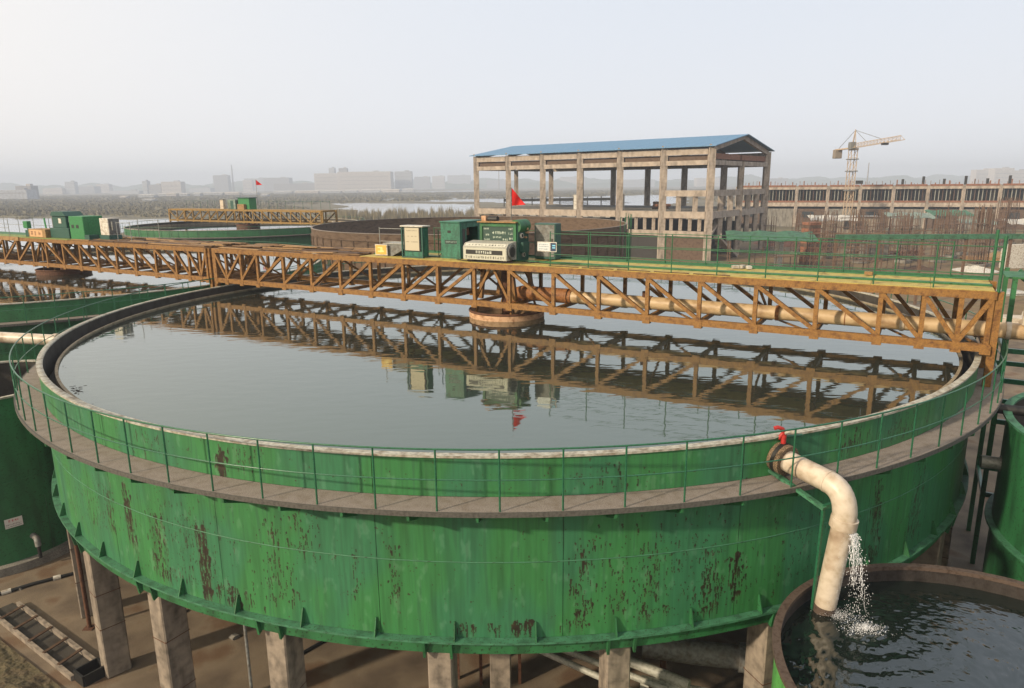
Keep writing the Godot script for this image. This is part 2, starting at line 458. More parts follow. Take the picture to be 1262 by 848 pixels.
	mk("basin_rim", col(86, 72, 63), 0.85, 0.0, rusty, Vector3.ONE * 0.8, grain, Vector3.ONE * 1.5)
	mk("basin_inner", col(50, 44, 41), 0.75, 0.0, rusty, Vector3.ONE * 0.5, grain, Vector3(1.0, 0.2, 1.0))
	mk("concrete_site", col(180, 169, 158), 0.9, 0.0, mottle, Vector3(0.15, 0.06, 0.15), clean, Vector3.ONE * 0.3)
	mk("walk_edge", col(84, 82, 78), 0.8, 0.0, fine, Vector3.ONE * 0.8)
	mk("cream_rusty", col(188, 164, 128), 0.5, 0.0, clean, Vector3.ONE * 0.3, stains, Vector3(0.2, 0.3, 0.2))
	mk("pipe_rust", col(150, 100, 54), 0.7, 0.0, rusty, Vector3.ONE * 0.6, fine, Vector3.ONE * 1.2)
	mk("white", col(206, 204, 196), 0.6, 0.0, fine, Vector3.ONE * 0.5, stains, Vector3.ONE * 0.4)
	mk("grey", col(120, 122, 120), 0.6, 0.0, fine, Vector3.ONE * 0.5, stains, Vector3.ONE * 0.4)
	mk("grey_pale", col(166, 166, 156), 0.55, 0.0, fine, Vector3.ONE * 0.7)
	mk("steel_rail", col(150, 152, 148), 0.45, 0.3, fine, Vector3.ONE * 0.6)
	mk("black", col(24, 24, 24), 0.6, 0.0, fine, Vector3.ONE * 0.6)
	mk("red", col(178, 44, 40), 0.5, 0.0, fine, Vector3.ONE * 1.5)
	mk("flag_red", col(214, 34, 30), 0.8)
	M.flag_red.backlight_enabled = true; M.flag_red.backlight = Color(0.5, 0.06, 0.05)
	mk("flag_yellow", col(232, 200, 60), 0.8)
	mk("pebble", col(150, 128, 102), 0.9, 0.0, noise_tex(41, 0.12, [[0.0, grey(0.25)], [0.45, grey(0.6)], [0.6, grey(1.0)], [1.0, Color(1, 0.9, 0.75)]], 256, 2, FastNoiseLite.TYPE_CELLULAR), Vector3.ONE * 2.0)
	bumpy(M.pebble, relief, 1.0)
	mk("soil", col(205, 205, 200), 0.95, 0.0, soil, Vector3.ONE * 0.12, grain, Vector3.ONE * 0.9)
	bumpy(M.soil, relief, 6.0)
	mk("pad", col(204, 200, 196), 0.9, 0.0, pad, Vector3.ONE * 0.07, grain, Vector3.ONE * 0.7)
	mk("fields", col(255, 250, 240), 1.0, 0.0, fields, Vector3(0.0022, 0.0022, 0.0055), fine, Vector3.ONE * 0.03)
	mk("site_soil", col(250, 236, 218), 0.95, 0.0, soil, Vector3.ONE * 0.03, grain, Vector3.ONE * 0.2)
	mk("scrub", col(118, 112, 88), 1.0)
	mk("reed", col(116, 108, 84), 1.0)
	mk("leaf", col(66, 78, 46), 1.0)
	mk("roof_blue", col(84, 132, 172), 0.5, 0.0, fine, Vector3.ONE * 0.2)
	mk("brick", col(142, 98, 76), 0.9, 0.0, grain, Vector3.ONE * 0.5, stains, Vector3.ONE * 0.2)
	mk("brick_dark", col(100, 82, 68), 0.9, 0.0, grain, Vector3.ONE * 0.4, stains, Vector3.ONE * 0.2)
	mk("tarp", col(58, 108, 82), 0.8, 0.0, fine, Vector3.ONE * 0.2, stains, Vector3.ONE * 0.1)
	mk("tarp_pale", col(124, 142, 134), 0.8, 0.0, fine, Vector3.ONE * 0.2, stains, Vector3.ONE * 0.1)
	mk("crane", col(190, 168, 142), 0.7, 0.0, fine, Vector3.ONE * 0.3)
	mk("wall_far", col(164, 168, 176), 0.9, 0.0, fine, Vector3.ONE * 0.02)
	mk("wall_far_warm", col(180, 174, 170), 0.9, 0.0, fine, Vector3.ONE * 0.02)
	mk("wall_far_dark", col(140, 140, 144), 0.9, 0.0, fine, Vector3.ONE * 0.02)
	mk("window_dark", col(48, 52, 56), 0.25)
	var fw := StandardMaterial3D.new()
	fw.albedo_color = Color(0.97, 0.98, 1.0, 0.55); fw.roughness = 0.3; fw.transparency = BaseMaterial3D.TRANSPARENCY_ALPHA
	M.foam = fw

	# silty water with a dull mirror of a surface
	var rip := ripple_image(768, 5, 0.016, 2.2)
	var w := StandardMaterial3D.new()
	w.albedo_color = col(124, 132, 120); w.metallic = 0.9; w.roughness = 0.035
	bumpy(w, rip, 0.28)
	w.uv1_scale = Vector3(1.0 / 14.0, 1.0 / 14.0, 1)
	M.water = w
	var w2 := StandardMaterial3D.new()
	w2.albedo_color = col(20, 28, 25); w2.roughness = 0.04; w2.metallic = 0.0; w2.metallic_specular = 0.7
	M.water_dark = w2
	var w3 := StandardMaterial3D.new()
	w3.albedo_color = col(190, 194, 196); w3.metallic = 0.85; w3.roughness = 0.12
	M.pond = w3

	printed("print_notice", print_image(128, 192, col(172, 164, 144), col(60, 56, 50), [[0.12, 0.85, 0.10, 0.15], [0.2, 0.3, 0.36, 0.39], [0.45, 0.6, 0.36, 0.39], [0.7, 0.82, 0.36, 0.39], [0.1, 0.3, 0.60, 0.64], [0.45, 0.9, 0.60, 0.64]], 4))
	printed("print_yellow", print_image(96, 96, col(190, 154, 70), col(216, 196, 130), [[0.2, 0.4, 0.2, 0.8], [0.45, 0.8, 0.2, 0.75]], 7))
	printed("print_panel", print_image(192, 96, col(28, 58, 50), col(196, 204, 190), [[0.04, 0.2, 0.06, 0.16], [0.1, 0.2, 0.4, 0.5], [0.05, 0.22, 0.66, 0.76], [0.05, 0.22, 0.84, 0.94], [0.32, 0.74, 0.24, 0.40], [0.34, 0.6, 0.52, 0.64], [0.34, 0.56, 0.76, 0.86], [0.66, 0.78, 0.62, 0.8], [0.84, 0.98, 0.04, 0.16], [0.84, 0.98, 0.3, 0.42], [0.86, 0.96, 0.58, 0.7]], 13))
	printed("print_console", print_image(256, 80, col(172, 172, 158), col(40, 40, 36), [[0.04, 0.96, 0.70, 0.92]], 19))
	printed("print_console_top", print_image(256, 48, col(180, 180, 168), col(52, 52, 48), [[0.06, 0.94, 0.25, 0.75]], 23))
	printed("print_black", print_image(256, 32, col(22, 22, 20), col(196, 200, 190), [[0.28, 0.68, 0.2, 0.8]], 29))
	printed("print_plate", print_image(96, 28, col(24, 46, 42), col(170, 190, 180), [[0.08, 0.92, 0.3, 0.7]], 31))
	printed("print_sign", print_image(128, 96, col(190, 194, 196), col(60, 84, 102), [[0.1, 0.85, 0.16, 0.3], [0.1, 0.9, 0.4, 0.56], [0.1, 0.9, 0.7, 0.86]], 37))
	printed("print_blue", print_image(64, 96, col(24, 48, 76), col(120, 190, 220), [[0.35, 0.7, 0.2, 0.7]], 43))
	printed("print_tank", print_image(96, 64, col(196, 192, 188), col(66, 56, 62), [[0.06, 0.94, 0.58, 0.72], [0.06, 0.94, 0.8, 0.92]], 47))
	printed("print_tank_red", print_image(64, 24, col(196, 192, 188), col(170, 40, 46), [[0.1, 0.9, 0.15, 0.85]], 53))
	printed("print_box", print_image(96, 48, col(186, 148, 108), col(110, 72, 48), [[0.1, 0.3, 0.2, 0.8], [0.4, 0.55, 0.2, 0.85], [0.7, 0.9, 0.2, 0.8]], 59))

# ---------------------------------------------------------------- the plant
const DECK := 10.02       # top of the bridge decks above the ground
const WALK := 7.28
const BRIDGE_TURN := -0.527

func make_tank(nm: String, label: String, at: Vector3, R: float, detail: int, group: String) -> Node3D:
	var t := thing(nm, label, "tank", at, 0.0, group)
	var s := R / 16.0
	var seg := 6 if detail == 2 else 4
	var plates := 28 if detail == 2 else 20
	var st := 360.0 / plates
	# shell plates in three courses, joints left open a few millimetres over the inner wall
	for c in [[4.28, 5.915, "shell_plate"], [5.925, 7.21, "shell_plate"], [7.285, 8.07, "rim_plate"]]:
		for k in plates:
			var a := -180.0 + k * st + 3.7 - st * 2.0
			var gap := 0.02
			var am := wrapf(a, -180, 180)
			part(t, c[2], lathe([Vector2(R - 0.02, c[0]), Vector2(R + 0.03, c[0]), Vector2(R + 0.03, c[1]), Vector2(R - 0.02, c[1])], a + gap, a + st - gap, seg, (am + 60.0) / 120.0, (am + st + 60.0) / 120.0, 8.12, 3.9), M.shell if detail == 2 else M.green)
	part(t, "inner_wall", lathe([Vector2(R - 0.025, 4.1), Vector2(R - 0.025, 8.06), Vector2(R - 0.07, 8.06), Vector2(R - 0.07, 7.0)], 0, 360, 128), M.launder)
	part(t, "rim_cap", ring(R - 0.09, R + 0.07, 8.065, 8.11, 160), M.pale_rim)
	part(t, "launder_floor", ring(R - 0.35, R - 0.07, 7.22, 7.28, 128), M.launder)
	part(t, "weir_lip", ring(R - 0.43, R - 0.35, 6.6, 7.80, 160), M.lip)
	part(t, "bottom_cone", lathe([Vector2(1.5, 2.5), Vector2(R - 0.1, 4.12), Vector2(R - 0.1, 4.18)], 0, 360, 96), M.green)
	part(t, "base_ring", ring(R - 0.1, R + 0.08, 3.95, 4.225, 128), M.green)
	part(t, "flange", ring(R - 0.02, R + 0.2, 4.23, 4.275, 160), M.green_edge)
	part(t, "weld_seam", hoop(R + 0.032, 5.92, 0.012, 128), M.green_edge)
	# walkway with its brackets and railing
	part(t, "walkway", ring(R + 0.03, R + 0.68, 7.22, WALK, 160), M.walk)
	part(t, "walkway_edge", ring(R + 0.68, R + 0.7, 7.19, 7.29, 160), M.walk_edge)
	var rail := part(t, "top_rail", hoop(R + 0.63, 8.46, 0.019, 160), M.green_rail)
	part(t, "middle_rail", hoop(R + 0.63, 7.88, 0.014, 160), M.green_rail)
	var posts := int(round(92 * s))
	for k in posts:
		var a := deg_to_rad(-0.5 + k * 360.0 / posts)
		if detail < 2 and absf(wrapf(rad_to_deg(a), -180, 180)) > 150: continue
		var e := Vector3(sin(a), 0, cos(a)) * (R + 0.63)
		rod(t, "rail_post", e + Vector3.UP * 7.26, e + Vector3.UP * 8.46, 0.018, M.green_rail)
	if detail < 2: return t
	var tri := prism([Vector2(0, 0), Vector2(0.17, 0), Vector2(0.04, 0.36), Vector2(0, 0.36)], 0.022)
	for k in 64:
		var a := deg_to_rad(1.8 + k * 5.625)
		var b := Basis(Vector3.UP, a - PI / 2)
		part(t, "gusset", tri, M.green, Transform3D(b, Vector3(sin(a), 0, cos(a)) * (R + 0.025) + Vector3.UP * 4.275))
	var brk := prism([Vector2(0, 0), Vector2(0.64, 0), Vector2(0.64, -0.13), Vector2(0.0, -0.42)], 0.05)
	for k in 84:
		var a := deg_to_rad(-1.9 + k * 360.0 / 84)
		part(t, "walkway_bracket", brk, M.green, Transform3D(Basis(Vector3.UP, a - PI / 2), Vector3(sin(a), 0, cos(a)) * (R + 0.03) + Vector3.UP * 7.215))
	# concrete legs under the shell, each with a green steel shoe
	var leg := bevel_box(Vector3(0.62, 3.9, 0.5), 0.03)
	var shoe := prism([Vector2(0, 0), Vector2(0.3, 0), Vector2(0.24, -0.36), Vector2(0, -0.26)], 0.05)
	for k in 28:
		var a := deg_to_rad(-43.6 + k * 360.0 / 28)
		var e := Vector3(sin(a), 0, cos(a))
		var c := part(t, "support_column", leg, M.concrete, Transform3D(Basis(Vector3.UP, a - PI / 2), e * (R - 0.32) + Vector3.UP * 1.95))
		part(c, "joint", bevel_box(Vector3(0.63, 0.02, 0.51), 0.002), M.rust, Transform3D(Basis.IDENTITY, Vector3(0, 0.55 + 0.2 * sin(k * 2.3), 0)))
		part(c, "joint", bevel_box(Vector3(0.63, 0.02, 0.51), 0.002), M.rust, Transform3D(Basis.IDENTITY, Vector3(0, -0.65 + 0.2 * cos(k * 1.7), 0)))
		var sb := Basis(Vector3.UP, a - PI / 2)
		part(t, "shoe_plate", shoe, M.green, Transform3D(sb, e * (R - 0.1) + Vector3.UP * 4.225 + sb.z * 0.27))
		part(t, "shoe_plate", shoe, M.green, Transform3D(sb, e * (R - 0.1) + Vector3.UP * 4.225 - sb.z * 0.27))
	return t

func pool(nm: String, at: Vector3, r: float, y: float, label: String, mat: Material) -> void:
	var m := MB.new()
	var n := 128
	for i in n:
		var a := TAU * i / n
		var b := TAU * (i + 1) / n
		var p := Vector3(sin(a) * r, 0, cos(a) * r)
		var q := Vector3(sin(b) * r, 0, cos(b) * r)
		m.tri(Vector3.ZERO, p, q, Vector3.UP, Vector3.UP, Vector3.UP, Vector2.ZERO, Vector2(p.x, p.z), Vector2(q.x, q.z))
	var o := structure(nm, m.mesh(), mat, Transform3D(Basis.IDENTITY, at + Vector3.UP * y))
	o.set_meta("label", label)

# bridge in its own axes: x along it, z towards its sunny long side, y above the ground
func make_bridge(label: String, at: Vector3, half: float, kind: int) -> Node3D:
	var t := thing("truss_bridge", label, "bridge", at, BRIDGE_TURN, "truss bridges over the round tanks")
	var steel: Material = M.ochre if kind < 3 else M.ochre_yellow
	var yb := 8.40
	var yt := 9.89
	var nodes := [-16.3, -15.5, -14.4, -13.22, -11.43, -9.64, -7.85, -6.07, -4.28, -2.49, -0.7, 0.9, 2.8, 4.62, 6.44, 8.25, 10.05, 11.86, 13.6, 14.7, 15.6, 16.3]
	for k in nodes.size(): nodes[k] = clampf(nodes[k], -half + 0.09, half - 0.09)
	if kind == 3:
		nodes = []
		for k in 18: nodes.append(lerpf(-half + 0.1, half - 0.1, k / 17.0))
	for z in [-1.3, 1.3]:
		beam(t, "bottom_chord", Vector3(-half, yb, z), Vector3(half, yb, z), 0.16, 0.22, steel)
		var tc := beam(t, "top_chord", Vector3(-half, yt, z), Vector3(half, yt, z), 0.18, 0.22, steel)
		for k in nodes.size():
			var x: float = nodes[k]
			beam(t, "vertical", Vector3(x, yb + 0.11, z), Vector3(x, yt - 0.11, z), 0.13, 0.12, steel)
			box(t, "gusset_plate", Vector3(x, yb - 0.05, z), Vector3(0.26, 0.26, 0.19), steel)
			if k == nodes.size() - 1: continue
			var x1: float = nodes[k + 1]
			var mid := (x + x1) * 0.5
			if absf(mid) < 0.8: continue
			var zz: float = z + (0.02 if z > 0 else -0.02)
			var down := mid > 0.0
			if k == nodes.size() - 2: down = false
			if k == 0: down = true
			if down:
				beam(t, "diagonal", Vector3(x, yt - 0.1, zz), Vector3(x1, yb + 0.1, zz), 0.11, 0.12, steel)
			else:
				beam(t, "diagonal", Vector3(x, yb + 0.1, zz), Vector3(x1, yt - 0.1, zz), 0.11, 0.12, steel)
	for k in nodes.size():
		var x: float = nodes[k]
		beam(t, "cross_beam", Vector3(x, yb, -1.2), Vector3(x, yb, 1.2), 0.11, 0.14, steel)
		beam(t, "cross_beam", Vector3(x, yt - 0.02, -1.2), Vector3(x, yt - 0.02, 1.2), 0.11, 0.16, steel)
		if k < nodes.size() - 1 and k % 2 == 0:
			beam(t, "lateral_brace", Vector3(x, yb - 0.04, -1.2), Vector3(nodes[k + 1], yb - 0.04, 1.2), 0.07, 0.05, steel)
			beam(t, "sway_brace", Vector3(x, yb + 0.1, -1.15), Vector3(x, yt - 0.12, 1.1), 0.07, 0.07, steel)
	for x in [-0.8, 0.8]:
		for z in [-0.7, 0.7]:
			beam(t, "cage_post", Vector3(x, 8.5, z), Vector3(x * 0.8, yt - 0.1, z), 0.16, 0.16, steel)
			beam(t, "cage_strut", Vector3(x * 0.1, yt - 0.1, z * 1.6), Vector3(x, yb + 0.1, z * 1.6), 0.1, 0.1, steel)
	rod(t, "drive_shaft", Vector3(0, 7.0, 0), Vector3(0, yt, 0), 0.2, M.rust, true)
	var drum := part(t, "feedwell", lathe([Vector2(1.46, 7.2), Vector2(1.54, 7.2), Vector2(1.54, 8.0), Vector2(1.46, 8.0), Vector2(1.46, 7.2)], 0, 360, 48), M.rust_drum if kind == 1 else M.rust)
	part(drum, "drum_rim", hoop(1.52, 8.0, 0.05, 48), M.rust)
	for a in [0.6, 2.2, 3.8, 5.4]:
		rod(t, "hanger", Vector3(sin(a) * 1.35, 7.9, cos(a) * 1.1), Vector3(sin(a) * 1.1, yb, cos(a) * 1.1), 0.05, steel)
	# bearing posts at both ends, standing on the walkway
	for x in [-half - 0.06, half + 0.06]:
		for z in [-1.2, 1.2]:
			beam(t, "end_post", Vector3(x, WALK + 0.01, z), Vector3(x, yt + 0.1, z), 0.2, 0.2, steel)
		beam(t, "end_beam", Vector3(x, yb + 0.02, -1.2), Vector3(x, yb + 0.02, 1.2), 0.14, 0.2, steel)
	return t

func bridge_deck(t: Node3D, x0: float, x1: float, style: int) -> void:
	var step := 1.53
	var x := x0
	while x < x1 - 0.3:
		var e := minf(x + step - 0.012, x1)
		var lx := e - x
		var cx := (x + e) * 0.5
		if style == 0:
			box(t, "deck_plate", Vector3(cx, DECK - 0.02, 0.90), Vector3(lx, 0.04, 0.9), M.deck_yellow)
			box(t, "deck_plate", Vector3(cx, DECK + 0.02, 0.29), Vector3(lx, 0.05, 0.26), M.deck_green)
			box(t, "deck_plate", Vector3(cx, DECK - 0.02, -0.47), Vector3(lx, 0.04, 1.18), M.deck_yellow)
			box(t, "deck_plate", Vector3(cx, DECK + 0.0, -1.2), Vector3(lx, 0.05, 0.26), M.deck_green)
		elif style == 1:
			box(t, "deck_plate", Vector3(cx, DECK - 0.02, 0.66), Vector3(lx, 0.04, 1.3), M.deck_lime)
			box(t, "deck_plate", Vector3(cx, DECK - 0.02, -0.66), Vector3(lx, 0.04, 1.3), M.deck_green)
		else:
			box(t, "deck_plate", Vector3(cx, DECK - 0.02, 0.0), Vector3(lx, 0.04, 2.7), M.ochre_yellow)
		x += step

func bridge_planks(t: Node3D, x0: float, x1: float) -> void:
	var woods := [M.wood_a, M.wood_b, M.wood_c, M.wood_a, M.wood_b]
	for row in 9:
		var x := x0 + rng.randf_range(0.0, 0.8)
		var z := -1.2 + row * 0.29
		while x < x1 - 1.0:
			var l := rng.randf_range(1.6, 3.4)
			if rng.randf() < 0.8:
				var e := minf(x + l, x1)
				var tilt := rng.randf_range(0.0, 0.05)
				beam(t, "plank", Vector3(x, DECK - 0.0 + rng.randf_range(0, 0.03), z + rng.randf_range(-0.05, 0.05)), Vector3(e, DECK + tilt, z + rng.randf_range(-0.08, 0.08)), rng.randf_range(0.18, 0.27), 0.045, woods[rng.randi() % 5])
			x += l + 0.03

func bridge_rail(t: Node3D, xs: Array, z: float, top: float, mat: Material, rails: Array, r := 0.017) -> void:
	for x in xs:
		rod(t, "rail_post", Vector3(x, DECK - 0.04, z), Vector3(x, DECK + top, z), r * 1.15, mat)
	for h in rails:
		rod(t, "handrail", Vector3(xs[0], DECK + h, z), Vector3(xs[xs.size() - 1], DECK + h, z), r * 0.8, mat)

# a thing set on a bridge: bridge axes in, world out
func on_bridge(at: Vector3, x: float, y: float, z: float) -> Vector3:
	return at + Basis(Vector3.UP, BRIDGE_TURN) * Vector3(x, y, z)

func flat_print(par: Node, nm: String, c: Vector3, w: float, h: float, mat: Material, yaw := 0.0, pitch := 0.0, thick := 0.006) -> MeshInstance3D:
	var m := MB.new()
	m.quad(Vector3(-w / 2, -h / 2, thick), Vector3(-w / 2, h / 2, thick), Vector3(w / 2, h / 2, thick), Vector3(w / 2, -h / 2, thick), Vector3.BACK, Vector3.BACK, Vector3.BACK, Vector3.BACK, Vector2(0, 1), Vector2(0, 0), Vector2(1, 0), Vector2(1, 1))
	var sides := [[Vector3(-w / 2, -h / 2, 0), Vector3(-w / 2, h / 2, 0), Vector3.LEFT], [Vector3(w / 2, -h / 2, 0), Vector3(w / 2, h / 2, 0), Vector3.RIGHT], [Vector3(-w / 2, h / 2, 0), Vector3(w / 2, h / 2, 0), Vector3.UP], [Vector3(-w / 2, -h / 2, 0), Vector3(w / 2, -h / 2, 0), Vector3.DOWN]]
	for s in sides:
		m.quad(s[0], s[1], s[1] + Vector3.BACK * thick, s[0] + Vector3.BACK * thick, s[2], s[2], s[2], s[2], Vector2(0.01, 0.01), Vector2(0.01, 0.02), Vector2(0.02, 0.02), Vector2(0.02, 0.01))
	return part(par, nm, m.mesh(), mat, Transform3D(Basis(Vector3.UP, yaw) * Basis(Vector3.RIGHT, pitch), c))

func flag_mesh(w: float, h: float) -> ArrayMesh:
	# hanging, swept down and out from the pole, with folds
	var m := MB.new()
	var nx := 12
	var ny := 8
	var pt := func(u: float, v: float) -> Vector3:
		var y := -v * h * (1.0 - 0.05 * u) - u * h * 0.95 * (1.0 - v) * 0.98 + 0.0
		return Vector3(u * w, y, 0.07 * sin(u * 7.0 + v * 2.0) * u)
	for side in [1.0, -1.0]:
		for i in nx:
			for j in ny:
				var a: Vector3 = pt.call(float(i) / nx, float(j) / ny)
				var b: Vector3 = pt.call(float(i + 1) / nx, float(j) / ny)
				var c: Vector3 = pt.call(float(i + 1) / nx, float(j + 1) / ny)
				var d: Vector3 = pt.call(float(i) / nx, float(j + 1) / ny)
				var o := Vector3(0, 0, 0.004 * side)
				m.flat(a + o, b + o, c + o, d + o, Vector3(0, 0, side))
	return m.mesh()

func make_flag(label: String, at: Vector3, yaw: float, pole: float, w: float, h: float, star: bool) -> void:
	var f := thing("flag", label, "flag", at, yaw, "red flags on the bridges")
	rod(f, "pole", Vector3.ZERO, Vector3(0, pole, 0), 0.022, M.grey)
	var c := part(f, "cloth", flag_mesh(w, h), M.flag_red, Transform3D(Basis.IDENTITY, Vector3(0.03, pole - 0.02, 0)))
	if star:
		var pts := []
		for k in 5:
			var a := PI / 2 + k * TAU / 5
			pts.append(Vector2(cos(a), sin(a)) * 0.07)
		part(c, "star", prism(pts, 0.02), M.flag_yellow, Transform3D(Basis.IDENTITY, Vector3(w * 0.22, -h * 0.42, 0.0)))

func bridge_kit() -> void:
	var A := Vector3(-0.2, 0, -28.3)
	var b := make_bridge("long ochre steel truss bridge across the front tank, with yellow and green deck and railings", A, 16.4, 1)
	bridge_deck(b, -6.6, 16.4, 0)
	bridge_planks(b, -16.3, -6.7)
	var near := []
	for k in 10: near.append(16.4 - 1.525 * k)
	bridge_rail(b, near, 1.33, 1.28, M.rail_deck, [1.2, 0.8, 0.45])
	var far := []
	for k in 14: far.append(15.35 - 1.53 * k)
	bridge_rail(b, far, -1.33, 1.12, M.rail_deck, [1.1, 0.6])
	for z in [-1.33, 1.33]: rod(b, "rail_post", Vector3(16.42, DECK - 0.04, z * 0.985), Vector3(16.42, DECK + 1.5, z * 0.985), 0.045, M.rail_deck)
	box(b, "toe_board", Vector3(5.0, DECK + 0.04, -1.36), Vector3(22.8, 0.1, 0.02), M.rail_deck)
	bridge_rail(b, [-6.15, -4.62], 0.5, 1.2, M.steel_rail, [1.15, 0.6])
	bridge_rail(b, [-3.2, -3.0], 0.2, 1.15, M.rail_deck, [1.1, 0.7])
	# cut-out deck edge, weathered
	for k in 5: box(b, "edge_strip", Vector3(3.2 + k * 1.35, DECK + 0.012, 1.3), Vector3(1.2, 0.03, 0.06), M.rust)

	var yaw := BRIDGE_TURN
	# feed pipe lying on the cross beams inside the truss
	var p := thing("feed_pipe", "long cream feed pipe with rust stains running inside the front truss bridge", "pipe", on_bridge(A, 0, 8.71, 0), yaw)
	part(p, "pipe", tube([Vector3(2.7, 0, 0), Vector3(9, 0, 0), Vector3(17.5, 0, 0), Vector3(30, 0, 0)], 0.235, 24), M.cream_rusty)
	part(p, "rusted_end", tube([Vector3(0.25, -0.5, 0), Vector3(0.5, -0.02, 0), Vector3(0.75, 0.02, 0), Vector3(2.8, 0.02, 0)], 0.29, 24), M.pipe_rust)
	for x in [2.9, 6.1, 10.55, 14.2, 16.9]:
		part(p, "pipe_clamp", tube([Vector3(x - 0.06, 0, 0), Vector3(x + 0.06, 0, 0)], 0.262, 24), M.pipe_rust if x < 12.0 else M.cream)
	for x in [7.9, 12.6]: part(p, "weld_ring", tube([Vector3(x - 0.015, 0, 0), Vector3(x + 0.015, 0, 0)], 0.242, 24), M.pipe_rust)
	rod(p, "vent_stub", Vector3(5.9, 0.2, 0.02), Vector3(5.9, 0.42, 0.02), 0.1, M.rust, true)
	# upright white pipe at the bridge end
	var vp := thing("upright_pipe", "short white upright pipe beside the right end of the front truss bridge", "pipe", on_bridge(A, 17.3, 8.93, 0.1), yaw)
	part(vp, "pipe", tube([Vector3(0, 0, 0), Vector3(0, 1.1, 0)], 0.12, 16), M.cream)
	part(vp, "flange", tube([Vector3(0, 1.1, 0), Vector3(0, 1.15, 0)], 0.16, 16), M.cream)

	# notice cabinet
	var c := thing("notice_cabinet", "cream notice board in a green steel cabinet on the front bridge", "cabinet", on_bridge(A, -3.95, DECK, 0.82), yaw)
	part(c, "body", bevel_box(Vector3(1.0, 1.24, 0.42), 0.015), M.teal, Transform3D(Basis.IDENTITY, Vector3(0, 0.66, -0.05)))
	part(c, "roof", bevel_box(Vector3(1.2, 0.06, 0.56), 0.015), M.white, Transform3D(Basis.IDENTITY, Vector3(0, 1.31, -0.02)))
	for x in [-0.53, 0.53]: beam(c, "frame_post", Vector3(x, 0.0, 0.2), Vector3(x, 1.28, 0.2), 0.06, 0.06, M.teal_dark)
	beam(c, "frame_rail", Vector3(-0.5, 0.03, 0.2), Vector3(0.5, 0.03, 0.2), 0.05, 0.06, M.teal_dark)
	box(c, "board_frame", Vector3(0, 0.78, 0.19), Vector3(0.84, 1.0, 0.03), M.black)
	flat_print(c, "board", Vector3(-0.01, 0.78, 0.206), 0.74, 0.94, M.print_notice)

	# yellow sign in front of a tilted grey chute
	var ys := thing("yellow_sign", "small yellow sign plate standing at the left end of the green deck", "sign", on_bridge(A, -5.73, DECK, 0.92), yaw)
	part(ys, "plate", bevel_box(Vector3(0.68, 0.47, 0.05), 0.01), M.white, Transform3D(Basis.IDENTITY, Vector3(0, 0.26, 0)))
	flat_print(ys, "yellow_face", Vector3(0, 0.27, 0.026), 0.6, 0.4, M.print_yellow)
	var ch := thing("chute", "grey sheet metal chute with a sloping underside behind the yellow sign", "chute", on_bridge(A, -5.35, DECK, 0.45), yaw)
	part(ch, "trough", prism([Vector2(-0.35, 0.0), Vector2(0.1, 0.0), Vector2(0.85, 0.36), Vector2(0.85, 0.52), Vector2(-0.35, 0.52)], 0.7), M.grey)
	box(ch, "lip", Vector3(0.25, 0.535, 0), Vector3(1.25, 0.03, 0.78), M.grey_pale)

	# green cabin, its doorway open towards the right
	var g := thing("control_cabin", "teal green control cabin with open doorway on the front bridge", "cabin", on_bridge(A, -2.32, DECK, -0.3), yaw)
	var W := 0.95
	var D := 1.75
	var H := 1.46
	box(g, "front_wall", Vector3(0, H / 2, D / 2 - 0.02), Vector3(W, H, 0.04), M.teal)
	box(g, "back_wall", Vector3(0, H / 2, -D / 2 + 0.02), Vector3(W, H, 0.04), M.teal)
	box(g, "left_wall", Vector3(-W / 2 + 0.02, H / 2, 0), Vector3(0.04, H, D - 0.09), M.teal)
	box(g, "right_wall", Vector3(W / 2 - 0.02, H / 2, 0.6), Vector3(0.04, H, 0.45), M.teal)
	box(g, "right_wall", Vector3(W / 2 - 0.02, H / 2, -0.66), Vector3(0.04, H, 0.33), M.teal)
	box(g, "lintel", Vector3(W / 2 - 0.02, H - 0.1, -0.06), Vector3(0.04, 0.2, 0.85), M.teal)
	part(g, "roof", bevel_box(Vector3(W + 0.1, 0.06, D + 0.1), 0.015), M.teal, Transform3D(Basis.IDENTITY, Vector3(0, H + 0.03, 0)))
	box(g, "window", Vector3(W / 2 + 0.003, 0.85, 0.58), Vector3(0.01, 0.72, 0.2), M.window_dark)
	box(g, "poster", Vector3(W / 2 - 0.35, 1.05, -0.2), Vector3(0.02, 0.3, 0.25), M.brick)
	flat_print(g, "name_plate", Vector3(0.02, 0.68, D / 2), 0.6, 0.16, M.print_plate)
	box(g, "vent", Vector3(-0.05, 1.1, D / 2 + 0.004), Vector3(0.16, 0.1, 0.012), M.black)
	box(g, "floor", Vector3(0, 0.02, 0), Vector3(W - 0.1, 0.03, D - 0.1), M.teal_dark)

	for y in [0.3, 1.15]: box(g, "hinge", Vector3(W / 2 + 0.006, y, 0.40), Vector3(0.02, 0.1, 0.04), M.grey)
	rod(g, "door_handle", Vector3(W / 2 + 0.03, 0.62, 0.43), Vector3(W / 2 + 0.03, 0.78, 0.43), 0.015, M.black)
	box(g, "seam", Vector3(0.0, 0.06, D / 2 + 0.003), Vector3(W - 0.06, 0.02, 0.008), M.teal_dark)
	part(g, "cable", tube([Vector3(-0.5, 1.3, 0.5), Vector3(-0.56, 0.9, 0.55), Vector3(-0.55, 0.3, 0.6), Vector3(-0.7, 0.03, 0.75), Vector3(-1.1, 0.03, 0.9)], 0.018, 8), M.black)
	var cab := thing("deck_cable", "black cables trailing over the deck between the cabin and the control panel", "cable", on_bridge(A, 0, DECK + 0.03, 0), yaw)
